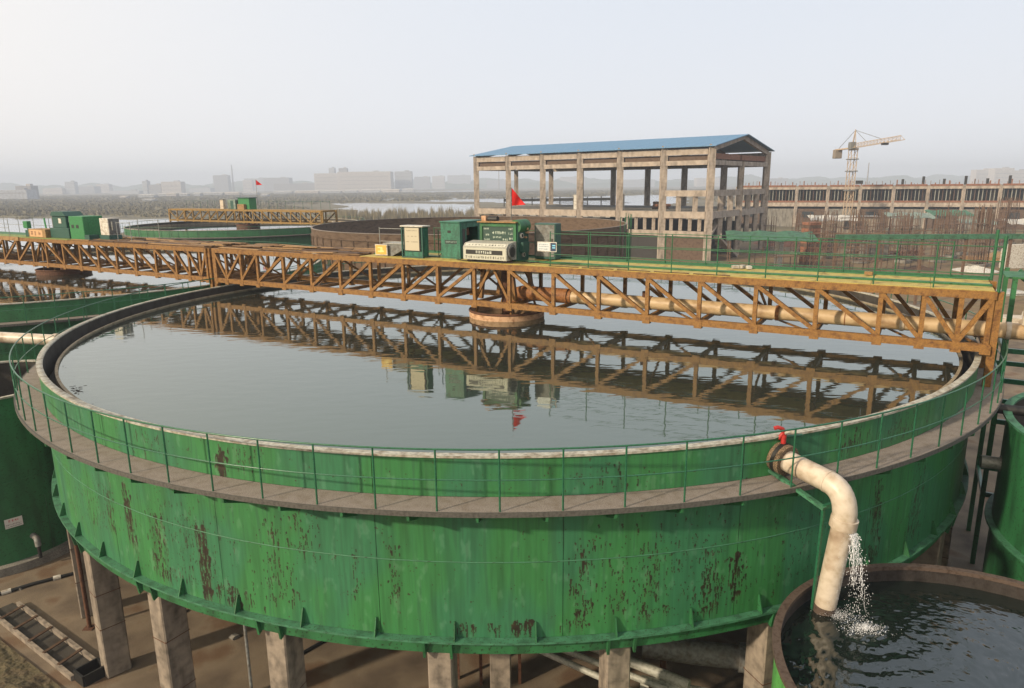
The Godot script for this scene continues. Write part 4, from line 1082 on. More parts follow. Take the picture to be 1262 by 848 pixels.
func yard() -> void:
	# what stands and lies on the ground under and beside the front tank
	var dr := thing("drain_channel", "open drain channel with flat cross bars in the yard at the lower left", "drain", Vector3(-14.1, 0, -18.3), -0.604)
	box(dr, "kerb", Vector3(0, 0.07, 0.34), Vector3(5.6, 0.14, 0.1), M.concrete)
	box(dr, "kerb", Vector3(0.2, 0.07, -0.34), Vector3(5.2, 0.14, 0.1), M.concrete)
	box(dr, "channel_bed", Vector3(0, 0.012, 0), Vector3(5.4, 0.024, 0.58), M.launder)
	for x in [-1.9, -0.95, 0.05, 1.0, 1.9]:
		box(dr, "cross_bar", Vector3(x, 0.15, 0), Vector3(0.1, 0.03, 0.72), M.wood_c, 0.25)
	var sump := thing("drain_sump", "black open sump box at the end of the drain channel", "drain", Vector3(-11.55, 0, -16.55), -0.604)
	for s in [[Vector3(0, 0.16, 0.3), Vector3(0.5, 0.32, 0.05)], [Vector3(0, 0.16, -0.3), Vector3(0.5, 0.32, 0.05)], [Vector3(0.25, 0.16, 0), Vector3(0.05, 0.32, 0.55)], [Vector3(-0.25, 0.16, 0), Vector3(0.05, 0.32, 0.55)]]:
		box(sump, "side", s[0], s[1], M.black)
	var hose := thing("ground_hose", "black hose with pale couplings lying on the concrete at the lower left", "hose")
	var hp := [Vector3(-18.6, 0.06, -19.3), Vector3(-17.4, 0.06, -20.1), Vector3(-16.2, 0.06, -21.1), Vector3(-15.1, 0.06, -21.8), Vector3(-13.6, 0.06, -23.2), Vector3(-12.4, 0.06, -24.9)]
	part(hose, "hose", tube(hp, 0.055, 10), M.black)
	for k in [1, 2]:
		part(hose, "coupling", tube([hp[k].lerp(hp[k + 1], 0.45), hp[k].lerp(hp[k + 1], 0.62)], 0.08, 10), M.white)
	var hose2 := thing("ground_cable", "thin dark cable lying on the brown floor under the front tank", "cable")
	part(hose2, "cable", tube([Vector3(-6.6, 0.04, -16.8), Vector3(-5.9, 0.04, -17.6), Vector3(-5.0, 0.04, -18.6), Vector3(-4.1, 0.04, -20.2)], 0.05, 8), M.black)
	var po := thing("rusty_pole", "thin rusty pole standing behind the leftmost concrete leg", "pole", Vector3(-12.9, 0, -18.75))
	rod(po, "shaft", Vector3.ZERO, Vector3(0, 4.0, 0), 0.06, M.rust, true)
	part(po, "base_plate", bevel_box(Vector3(0.3, 0.03, 0.3), 0.005), M.rust, Transform3D(Basis.IDENTITY, Vector3(0, 0.015, 0)))
	var po2 := thing("thin_pole", "thin grey pole under the front tank beside the third leg from the left", "pole", Vector3(-5.75, 0, -13.15))
	rod(po2, "shaft", Vector3.ZERO, Vector3(0, 4.0, 0), 0.035, M.grey)
	part(po2, "base_plate", bevel_box(Vector3(0.2, 0.03, 0.2), 0.005), M.grey, Transform3D(Basis.IDENTITY, Vector3(0, 0.015, 0)))
	# three parallel pipes and larger ones running under the tank
	for k in 3:
		var pp := thing("floor_pipe", ["thin grey pipe under the front tank, leftmost of three side by side", "thin grey pipe under the front tank, middle of three side by side", "wider grey pipe under the front tank, rightmost of three side by side"][k], "pipe", Vector3.ZERO, 0.0, "pipes side by side under the front tank")
		var q0: Vector3 = [Vector3(-2.15, 2.0, -16.8), Vector3(-1.5, 2.0, -16.5), Vector3(-0.4, 2.0, -16.5)][k]
		var q1: Vector3 = [Vector3(2.95, 2.0, -13.1), Vector3(3.4, 2.0, -13.4), Vector3(3.9, 2.0, -13.55)][k]
		part(pp, "pipe", tube([q0, q0.lerp(q1, 0.5), q1], [0.075, 0.075, 0.12][k], 14), M.grey_pale)
		for w in [0.12, 0.93]:
			var q: Vector3 = q0.lerp(q1, w)
			beam(pp, "pipe_stand", Vector3(q.x, 0, q.z), q + Vector3.DOWN * 0.06, 0.08, 0.08, M.rust)
	var bp := thing("drain_main", "thick grey pipe with coupling under the front tank beside the basin", "pipe")
	part(bp, "pipe", tube([Vector3(3.1, 2.05, -14.9), Vector3(4.4, 2.0, -14.65), Vector3(6.6, 1.95, -14.3)], 0.28, 20), M.grey)
	part(bp, "coupling", tube([Vector3(5.3, 1.98, -14.51), Vector3(5.7, 1.97, -14.44)], 0.34, 20), M.grey)
	for q in [Vector3(3.6, 0, -14.8), Vector3(6.2, 0, -14.36)]: beam(bp, "pipe_stand", q, q + Vector3.UP * 1.8, 0.12, 0.12, M.rust)
	var bp2 := thing("drain_main", "cream pipe slanting under the front tank beside the basin", "pipe")
	part(bp2, "pipe", tube([Vector3(2.9, 1.75, -13.95), Vector3(3.8, 1.75, -13.65), Vector3(5.3, 1.75, -13.2)], 0.17, 18), M.grey_pale)
	for q in [Vector3(3.1, 0, -13.88), Vector3(5.0, 0, -13.29)]: beam(bp2, "pipe_stand", q, q + Vector3.UP * 1.6, 0.1, 0.1, M.rust)
	var cb := thing("concrete_stub", "short concrete stub with rusty bars under the middle of the front tank", "block", Vector3(-0.35, 0, -14.6))
	part(cb, "block", bevel_box(Vector3(0.5, 2.6, 0.5), 0.03), M.concrete, Transform3D(Basis.IDENTITY, Vector3(0, 1.3, 0)))
	for k in 3: rod(cb, "bar", Vector3(-0.1 + k * 0.1, 2.6, 0.1), Vector3(-0.14 + k * 0.14, 2.9, 0.1), 0.02, M.rebar)
	var pe := RandomNumberGenerator.new(); pe.seed = 3
	for k in 10:
		var ps := Vector3([-16.5, -15.2, -12.6, -9.4, -8.3, -14.6, -10.4, -6.9, -13.5, -7.7][k], 0, [-20.9, -19.6, -18.9, -16.4, -18.2, -22.6, -19.5, -15.8, -20.6, -14.6][k])
		var st := thing("stone", "small loose stone on the yard floor" + [" near the black hose", " behind the drain channel", " left of the leftmost leg", " right of the leftmost leg", " behind the second leg", " behind the hose, near the dark tank", " under the tank edge, between the first legs", " by the thin grey pole", " beside the rusty pole", " nearest the third leg"][k], "stone", ps, pe.randf() * 6.0, "loose stones in the yard")
		var s := pe.randf_range(0.06, 0.13)
		part(st, "body", prism([Vector2(-s, 0), Vector2(s * 0.8, 0), Vector2(s, s * 0.5), Vector2(s * 0.2, s * 0.8), Vector2(-s * 0.8, s * 0.6)], s * 1.4), M.concrete_grey)

func litter() -> void:
	# dark flakes of scum afloat by the left lip
	var r := RandomNumberGenerator.new(); r.seed = 31
	var m := MB.new()
	for k in 60:
		var a := deg_to_rad(r.randf_range(-50, -46)) if k < 34 else deg_to_rad(r.randf_range(-80, 40))
		var d := 15.62 - absf(r.randfn(0.0, 0.12))
		var c := Vector3(-0.1 + sin(a) * d, 7.754, -28.3 + cos(a) * d)
		var s := r.randf_range(0.015, 0.06)
		var t := r.randf() * TAU
		var p: Array[Vector3] = []
		for q in 5: p.append(c + Vector3(cos(t + q * 1.257) * s * r.randf_range(0.6, 1.5), 0, sin(t + q * 1.257) * s * r.randf_range(0.3, 0.8)))
		for q in range(1, 4): m.tri(p[0], p[q], p[q + 1], Vector3.UP, Vector3.UP, Vector3.UP)
	var o := part(self, "floating_scum", m.mesh(), M.launder)
	o.set_meta("kind", "stuff")
	tag(o, "dark flakes of scum floating along the left lip of the front tank", "scum")
	# gravel and crumbs of concrete on the yard floor
	var g := MB.new()
	for k in 4: g.tri(Vector3(cos(k * 1.57), 0, sin(k * 1.57)), Vector3(cos(k * 1.57 + 1.57), 0, sin(k * 1.57 + 1.57)), Vector3(0.1, 0.8, 0), Vector3(cos(k * 1.57 + 0.8), 0.7, sin(k * 1.57 + 0.8)).normalized(), Vector3(cos(k * 1.57 + 0.8), 0.7, sin(k * 1.57 + 0.8)).normalized(), Vector3(cos(k * 1.57 + 0.8), 0.7, sin(k * 1.57 + 0.8)).normalized())
	scatter("gravel", "gravel and concrete crumbs strewn over the yard floor", g.mesh(), M.concrete_grey, 2600, [Vector2(-19, -15), Vector2(6, -10), Vector2(8, -22), Vector2(-19, -27)], 0.035, 0.03, 61)
	scatter("weeds", "dry weeds growing along the earth bank and the drain channel", blade_tuft(), M.reed, 260, [Vector2(-19.5, -18.6), Vector2(-12.2, -14.0), Vector2(-15, -11), Vector2(-22, -16)], 0.16, 0.3, 62)

func blade_tuft() -> ArrayMesh:
	var blade := MB.new()
	var rr := RandomNumberGenerator.new(); rr.seed = 8
	for k in 26:
		var a := rr.randf() * TAU
		var b := Vector3(cos(a), 0, sin(a)) * rr.randf() * 0.5
		var tip := b * 1.5 + Vector3(rr.randf_range(-0.25, 0.25), rr.randf_range(0.5, 1.0), rr.randf_range(-0.25, 0.25))
		var s := Vector3(-sin(a), 0, cos(a)) * rr.randf_range(0.03, 0.08)
		var nn := Vector3(cos(a), 0.6, sin(a)).normalized()
		blade.tri(b - s, b + s, tip, nn, nn, nn)
	return blade.mesh()

func ground() -> void:
	var g := PlaneMesh.new()
	g.size = Vector2(5200, 3800)
	structure("ground", g, M.fields, Transform3D(Basis.IDENTITY, Vector3(0, -0.02, -1200)))
	structure("yard_floor", sheet([Vector2(-60, -75), Vector2(45, -75), Vector2(45, 12), Vector2(-60, 12)], 0.0), M.pad)
	structure("building_site", sheet(rough_edge([Vector2(45.2, -52), Vector2(190, -60), Vector2(190, -175), Vector2(25, -178), Vector2(-12, -150), Vector2(-12, -108), Vector2(24, -108), Vector2(24, -76), Vector2(45.2, -76)], 6, 3.0), -0.004), M.site_soil)
	# low bank of earth at the lower left, with its own relief
	var m := MB.new()
	var f := FastNoiseLite.new(); f.seed = 6; f.frequency = 0.25; f.fractal_octaves = 5
	var n := 60
	var P := func(i: int, j: int) -> Vector3:
		var u := float(i) / n
		var v := float(j) / n
		var p := Vector3(-13.6, 0, -17.1) + Vector3(-0.834, 0, -0.552) * (u * 9.0 - 2.6) + Vector3(-0.552, 0, 0.834) * (v * 7.0)
		var edge := minf(minf(u, 1.0 - u), minf(v, 1.0 - v))
		p.y = 0.05 + (0.16 + 0.22 * f.get_noise_2d(p.x, p.z) + 0.06 * f.get_noise_2d(p.x * 5.0, p.z * 5.0)) * smoothstep(0.0, 0.12, edge)
		return p
	for i in n:
		for j in n:
			m.flat(P.call(i, j), P.call(i + 1, j), P.call(i + 1, j + 1), P.call(i, j + 1), Vector3.UP)
	structure("soil", m.mesh(), M.soil)
	var ponds := [[Vector2(-126, -150), Vector2(-260, -330), Vector2(-204, -318), Vector2(-159, -300), Vector2(-142, -304), Vector2(-109, -262), Vector2(-64, -218), Vector2(-50, -160)],
		[Vector2(-204, -385), Vector2(-214, -452), Vector2(-168, -365)],
		[Vector2(-148, -651), Vector2(-138, -761), Vector2(-36, -803), Vector2(57, -702), Vector2(82, -477), Vector2(54, -431), Vector2(-24, -542), Vector2(-87, -594)],
		[Vector2(-66, -300), Vector2(-135, -557), Vector2(-64, -511), Vector2(-21, -475), Vector2(-10, -320), Vector2(-48, -315)],
		[Vector2(20, -577), Vector2(131, -882), Vector2(179, -782), Vector2(117, -464), Vector2(54, -361)],
		[Vector2(182, -700), Vector2(418, -760), Vector2(736, -960), Vector2(423, -1060)],
		[Vector2(-227, -1057), Vector2(-61, -1365), Vector2(-73, -1654), Vector2(-277, -1290)],
		[Vector2(150, -330), Vector2(330, -360), Vector2(520, -430), Vector2(300, -420)]]
	for k in ponds.size():
		var w := structure("water", sheet(rough_edge(ponds[k], 9, 7.0), 0.02), M.pond)
		w.set_meta("label", ["wide pale pond behind the left tank", "narrow strip of water left of the far bridge", "long pale lagoon beyond the reed bed", "pale pond behind the reed bed", "water seen between the pillars of the unfinished building", "far lagoon behind the crane", "distant thin strip of water", "narrow pool beyond the long building"][k])
	# low scrub on the flats, reeds by the ponds, far trees
	var blade := MB.new()
	var rr := RandomNumberGenerator.new(); rr.seed = 8
	for k in 26:
		var a := rr.randf() * TAU
		var b := Vector3(cos(a), 0, sin(a)) * rr.randf() * 0.5
		var tip := b * 1.5 + Vector3(rr.randf_range(-0.25, 0.25), rr.randf_range(0.5, 1.0), rr.randf_range(-0.25, 0.25))
		var s := Vector3(-sin(a), 0, cos(a)) * rr.randf_range(0.05, 0.12)
		var nn := Vector3(cos(a), 0.6, sin(a)).normalized()
		blade.tri(b - s, b + s, tip, nn, nn, nn)
	scatter("scrub", "low grey brown scrub covering the far flats", blade.mesh(), M.scrub, 9000, [Vector2(-700, -420), Vector2(-300, -340), Vector2(-60, -620), Vector2(300, -900), Vector2(500, -1000), Vector2(500, -1300), Vector2(-900, -1300)], 9.0, 1.6, 21)
	scatter("scrub", "low brown scrub on the bank left of the far bridge", blade.mesh(), M.scrub, 5000, [Vector2(-420, -330), Vector2(-150, -320), Vector2(-120, -420), Vector2(-240, -640), Vector2(-620, -620)], 5.0, 1.4, 22)
	scatter("reeds", "dry reeds along the edge of the pond behind the tanks", blade.mesh(), M.reed, 500, [Vector2(-70, -255), Vector2(-2, -255), Vector2(4, -312), Vector2(-78, -312)], 1.6, 4.0, 23)
	scatter("scrub", "scrub on the flat land right of the unfinished building", blade.mesh(), M.scrub, 3000, [Vector2(120, -240), Vector2(500, -300), Vector2(700, -800), Vector2(150, -600)], 6.0, 1.6, 24)

func scatter(nm: String, label: String, mesh: Mesh, mat: Material, n: int, poly: Array, w: float, h: float, sd: int) -> void:
	var r := RandomNumberGenerator.new(); r.seed = sd
	var pts := PackedVector2Array(poly)
	var lo := pts[0]
	var hi := pts[0]
	for p in pts:
		lo = lo.min(p); hi = hi.max(p)
	var f := FastNoiseLite.new(); f.seed = sd; f.frequency = 0.012
	var mm := MultiMesh.new()
	mm.transform_format = MultiMesh.TRANSFORM_3D
	mm.mesh = mesh
	var xs: Array[Transform3D] = []
	while xs.size() < n:
		var p := Vector2(r.randf_range(lo.x, hi.x), r.randf_range(lo.y, hi.y))
		if not Geometry2D.is_point_in_polygon(p, pts) or f.get_noise_2d(p.x, p.y * 2.5) < r.randf_range(-0.35, 0.15): continue
		var s := r.randf_range(0.5, 1.2)
		xs.append(Transform3D(Basis(Vector3.UP, r.randf() * TAU) * Basis.from_scale(Vector3(w * s, h * s * r.randf_range(0.6, 1.2), w * s)), Vector3(p.x, -0.02, p.y)))
	mm.instance_count = n
	for i in n: mm.set_instance_transform(i, xs[i])
	var o := MultiMeshInstance3D.new()
	o.name = numbered(nm)
	o.multimesh = mm; o.material_override = mat
	add_child(o)
	o.set_meta("kind", "stuff"); o.set_meta("label", label); o.set_meta("category", "vegetation")

func empty_tank() -> void:
	var C := Vector3(-4.3, 0, -76.3)
	var R := 16.6
	var t := thing("unfinished_tank", "empty unfinished brown steel tank with dark walls in front of the concrete frame building", "tank", C)
	var st := 15.0
	for c in [[2.6, 5.3], [5.31, 8.86]]:
		for k in 24:
			part(t, "shell_plate", lathe([Vector2(R - 0.02, c[0]), Vector2(R + 0.03, c[0]), Vector2(R + 0.03, c[1]), Vector2(R - 0.02, c[1])], k * st + 0.03, (k + 1) * st - 0.03, 4), M.primer)
	part(t, "inner_wall", lathe([Vector2(R - 0.04, 8.86), Vector2(R - 0.04, 4.6)], 0, 360, 96), M.primer)
	part(t, "floor", ring(0, R - 0.04, 4.5, 4.6, 96), M.tar)
	part(t, "rim", ring(R - 0.1, R + 0.08, 8.86, 8.92, 120), M.walk)
	part(t, "middle_band", ring(R + 0.03, R + 0.12, 8.2, 8.26, 96), M.primer)
	for k in 60:
		var a := deg_to_rad(k * 6.0)
		var e := Vector3(sin(a), 0, cos(a))
		beam(t, "stiffener", e * (R + 0.07) + Vector3.UP * 2.6, e * (R + 0.07) + Vector3.UP * 8.18, 0.08, 0.08, M.primer)
	for k in 20:
		var a := deg_to_rad(k * 18.0)
		var e := Vector3(sin(a), 0, cos(a)) * (R - 0.4)
		beam(t, "support_column", e, e + Vector3.UP * 4.5, 0.5, 0.5, M.concrete_grey)
	for k in 9:
		var a := deg_to_rad(60.0 + k * 4.5)
		var e := Vector3(sin(a), 0, cos(a)) * (R + 0.5)
		rod(t, "scaffold_post", e + Vector3.UP * 0.0, e + Vector3.UP * 9.8, 0.035, M.rail_deck)

func frame_building() -> void:
	var O := Vector3(32.7, 0, -117)
	var a := deg_to_rad(38.0)
	# own axes: x away along the long side, z away along the gable
	var t := thing("frame_building", "unfinished concrete frame building with a blue metal roof", "building", O, 0.0)
	var ex := Vector3(-cos(a), 0, -sin(a))
	var ez := Vector3(sin(a), 0, -cos(a))
	var L := 50.4
	var W := 27.0
	var bay := L / 6.0
	var P := func(x: float, y: float, z: float) -> Vector3: return ex * x + ez * z + Vector3.UP * y
	var bm := func(nm: String, p: Vector3, q: Vector3, w: float, h: float, mat: Material) -> void: beam(t, nm, P.call(p.x, p.y, p.z), P.call(q.x, q.y, q.z), w, h, mat)
	var cm: Material = M.concrete_site
	for zz in [0.0, W]:
		for k in 7:
			bm.call("column", Vector3(k * bay, 0, zz), Vector3(k * bay, 18.5, zz), 1.05, 1.05, cm)
		for k in 6:
			var x0 := k * bay + 0.53
			var x1 := (k + 1) * bay - 0.53
			bm.call("eave_beam", Vector3(x0, 17.9, zz), Vector3(x1, 17.9, zz), 0.6, 0.95, cm)
			bm.call("tie_beam", Vector3(x0, 16.15, zz), Vector3(x1, 16.15, zz), 0.6, 0.75, cm)
			bm.call("infill_panel", Vector3(x0, 16.97, zz + (0.25 if zz < 1 else -0.25)), Vector3(x1, 16.97, zz + (0.25 if zz < 1 else -0.25)), 0.12, 0.86, M.brick_dark)
			bm.call("floor_beam", Vector3(x0, 7.65, zz), Vector3(x1, 7.65, zz), 0.7, 1.1, cm)
			if k < 3 or zz > 1: bm.call("lower_beam", Vector3(x0, 4.5, zz), Vector3(x1, 4.5, zz), 0.6, 0.9, cm)
	bm.call("middle_beam", Vector3(0.53, 11.2, 0), Vector3(bay - 0.53, 11.2, 0), 0.6, 1.0, cm)
	for k in 4:
		bm.call("small_post", Vector3(1.6 + k * 1.7, 5.0, 0.1), Vector3(1.6 + k * 1.7, 7.1, 0.1), 0.5, 0.5, cm)
		bm.call("small_post", Vector3(bay + 1.6 + k * 1.7, 5.0, 0.1), Vector3(bay + 1.6 + k * 1.7, 7.1, 0.1), 0.5, 0.5, cm)
	for k in 2: bm.call("half_column", Vector3(2.6 + k * 3.0, 8.2, 0.3), Vector3(2.6 + k * 3.0, 10.7, 0.3), 0.7, 0.7, cm)
	# gable on the right
	for xx in [0.0, L]:
		for k in 2:
			var z0: float = k * W / 2 + 0.53
			var z1: float = (k + 1) * W / 2 - 0.53
			bm.call("gable_beam", Vector3(xx, 16.15, z0), Vector3(xx, 16.15, z1), 0.6, 0.75, cm)
			if xx < 1.0: bm.call("gable_beam", Vector3(xx, 11.2, z0), Vector3(xx, 11.2, z1), 0.6, 1.0, cm)
			bm.call("gable_beam", Vector3(xx, 7.65, z0), Vector3(xx, 7.65, z1), 0.7, 1.1, cm)
			bm.call("crane_beam", Vector3(xx + 0.3, 17.2, z0), Vector3(xx + 0.3, 17.2, z1), 0.4, 0.9, M.brick)
		bm.call("column", Vector3(xx, 0, W / 2), Vector3(xx, 16.0, W / 2), 0.9, 0.9, cm)
		for k in 4:
			var z: float = W * [0.18, 0.34, 0.66, 0.83][k]
			if xx < 1.0: bm.call("half_column", Vector3(xx, 8.2, z), Vector3(xx, 10.7, z), 0.8, 0.8, cm)
			bm.call("half_column", Vector3(xx, 2.0, z), Vector3(xx, 7.1, z), 0.8, 0.8, cm)
		bm.call("rafter", Vector3(xx, 18.3, 0.2), Vector3(xx, 20.7, W / 2), 0.5, 0.8, cm)
		bm.call("rafter", Vector3(xx, 20.7, W / 2), Vector3(xx, 18.3, W - 0.2), 0.5, 0.8, cm)
	for k in range(1, 6):
		bm.call("rafter", Vector3(k * bay, 18.4, 0.2), Vector3(k * bay, 20.6, W / 2), 0.3, 0.5, M.rust)
		bm.call("rafter", Vector3(k * bay, 20.6, W / 2), Vector3(k * bay, 18.4, W - 0.2), 0.3, 0.5, M.rust)
		bm.call("roof_tie", Vector3(k * bay, 16.3, 0.5), Vector3(k * bay, 16.3, W - 0.5), 0.3, 0.5, M.brick_dark)
	bm.call("stair_flight", Vector3(0.8, 4.0, 1.5), Vector3(0.8, 7.3, 7.0), 1.2, 0.4, cm)
	bm.call("stair_flight", Vector3(-1.0, 0.2, 10.0), Vector3(-1.0, 4.0, 1.5), 1.2, 0.4, cm)
	# floor slab, ground floor wall
	var m := MB.new()
	m.box(P.call(L / 2, 8.05, W / 2), Vector3(L - 0.8, 0.3, W - 0.8), Basis(ex, Vector3.UP, ez.cross(-Vector3.UP).normalized() if false else ex.cross(Vector3.UP)))
	part(t, "floor_slab", m.mesh(), M.concrete_grey)
	for k in 3:
		bm.call("ground_wall", Vector3(k * bay + 0.6, 1.9, 0.35), Vector3((k + 1) * bay - 0.6, 1.9, 0.35), 0.25, 3.8, [M.brick_dark, M.tar, M.concrete_grey][k])
	for k in range(3, 6):
		bm.call("ground_wall", Vector3(k * bay + 0.6, 3.4, 0.35), Vector3((k + 1) * bay - 0.6, 3.4, 0.35), 0.25, 6.8, M.brick_dark)
	bm.call("ground_wall", Vector3(0.5, 3.0, W * 0.6), Vector3(L - 0.5, 3.0, W * 0.6), 0.3, 6.0, M.tar)
	# roof in sheets
	var n := 24
	for side in 2:
		for k in n:
			var x0 := -1.0 + (L + 2.0) * k / n
			var x1 := -1.0 + (L + 2.0) * (k + 1) / n - 0.05
			var sh := MB.new()
			var z0 := -1.0 if side == 0 else W + 1.0
			var y0 := 18.75
			var p0: Vector3 = P.call(x0, y0, z0)
			var p1: Vector3 = P.call(x1, y0, z0)
			var p2: Vector3 = P.call(x1, 21.15, W / 2)
			var p3: Vector3 = P.call(x0, 21.15, W / 2)
			var d := Vector3.DOWN * 0.12
			sh.flat(p0, p1, p2, p3, Vector3.UP)
			sh.flat(p0 + d, p1 + d, p2 + d, p3 + d, Vector3.DOWN)
			sh.flat(p0, p1, p1 + d, p0 + d, -ez if side == 0 else ez)
			sh.flat(p0, p3, p3 + d, p0 + d, -ex)
			sh.flat(p1, p2, p2 + d, p1 + d, ex)
			part(t, "roof_sheet", sh.mesh(), M.roof_blue)
	for k in 7: bm.call("gutter_bracket", Vector3(k * bay, 18.6, -0.62), Vector3(k * bay, 19.0, -0.62), 0.3, 0.2, cm)
	# two round concrete drums standing on the floor, and a pile
	for k in 2:
		var p: Vector3 = O + P.call(bay * (2.12 if k == 0 else 3.15) + (0.0 if k == 0 else 0.6), 8.21, 2.2)
		var d := thing("concrete_drum", ["pale concrete cylinder on the floor of the frame building, right of a pillar", "pale concrete cylinder on the floor of the frame building, left of a pillar"][k], "drum", p, 0.0, "concrete cylinders in the frame building")
		part(d, "cylinder", tube([Vector3.ZERO, Vector3(0, 2.7, 0)], 0.75, 20), M.white)
		part(d, "cap", tube([Vector3(0, 2.7, 0), Vector3(0, 2.78, 0)], 0.68, 20), M.concrete_grey)
	var pl := thing("sack_pile", "pile of reddish sacks on the floor of the frame building", "sacks", O + P.call(bay * 1.55, 8.21, 9.0))
	for k in 7:
		part(pl, "sack", bevel_box(Vector3(1.3, 0.5, 0.9), 0.15), M.brick if k % 2 else M.brick_dark, Transform3D(Basis(Vector3.UP, k * 0.7), Vector3((k % 3) * 1.0 - 1.0, 0.25 + (k / 3) * 0.45, (k % 2) * 0.5)))

func long_building() -> void:
	var A := Vector3(68, 0, -214)
	var B := Vector3(152, 0, -178)
	var d := (B - A).normalized()
	var back := Vector3(d.z, 0, -d.x)
	var t := thing("long_building", "long low unfinished concrete building behind the site, with red formwork along its top", "building", A)
	var n := 11
	var L := A.distance_to(B)
	var bay := L / n
	for k in n + 1:
		for z in [0.0, 9.0]:
			beam(t, "column", d * bay * k + back * z, d * bay * k + back * z + Vector3.UP * 11.6, 0.7, 0.7, M.concrete_site)
	for k in n:
		var p := d * (bay * k + 0.36)
		var q := d * (bay * (k + 1) - 0.36)
		beam(t, "lower_beam", p + Vector3.UP * 6.4, q + Vector3.UP * 6.4, 0.5, 1.1, M.concrete_site)
		beam(t, "upper_beam", p + Vector3.UP * 11.0, q + Vector3.UP * 11.0, 0.5, 0.7, M.concrete_site)
		beam(t, "red_formwork", p + Vector3.UP * 11.65, q + Vector3.UP * 11.65, 0.6, 0.5, M.brick)
		beam(t, "sill_band", p + Vector3.UP * 7.25, q + Vector3.UP * 7.25, 0.45, 0.5, M.brick)
		beam(t, "back_wall", p + back * 8.8 + Vector3.UP * 5.5, q + back * 8.8 + Vector3.UP * 5.5, 0.3, 11.0, M.tar)
		for j in 8:
			var x := bay * k + 0.9 + j * (bay - 1.6) / 7.5
			beam(t, "scaffold_prop", d * x + back * 0.6 + Vector3.UP * 7.5, d * x + back * 0.6 + Vector3.UP * 10.7, 0.16, 0.16, M.grey_pale if (j + k) % 3 else M.rebar)
		beam(t, "ground_wall", p + back * 0.3 + Vector3.UP * 2.6, q + back * 0.3 + Vector3.UP * 2.6, 0.3, 5.2, M.concrete_grey if k % 2 else M.brick_dark)
		if k % 2 == 0:
			beam(t, "window", p + d * 1.5 + Vector3.UP * 3.6, p + d * 4.5 + Vector3.UP * 3.6, 0.34, 1.6, M.window_dark)
	var m := MB.new()
	m.box(d * L / 2 + back * 4.5 + Vector3.UP * 11.5, Vector3(L, 0.3, 9.4), Basis(d, Vector3.UP, d.cross(Vector3.UP)))
	m.box(d * L / 2 + back * 4.5 + Vector3.UP * 6.8, Vector3(L, 0.3, 9.0), Basis(d, Vector3.UP, d.cross(Vector3.UP)))
	part(t, "floor_slab", m.mesh(), M.concrete_grey)
	var r := RandomNumberGenerator.new(); r.seed = 4
	for k in 90:
		var p := d * (L * k / 90.0) + back * r.randf_range(0.2, 7.0) + Vector3.UP * 11.6
		rod(t, "starter_bar", p, p + Vector3.UP * r.randf_range(0.6, 1.6), 0.06 if k % 3 else 0.16, M.brick if k % 4 else M.rebar)
	for k in 9:
		var p := d * (L * (0.48 + k * 0.055)) + back * 4.0 + Vector3.UP * 11.7
		beam(t, "roof_post", p, p + Vector3.UP * (1.6 + 0.7 * (k % 2)), 0.5, 0.5, M.tar)

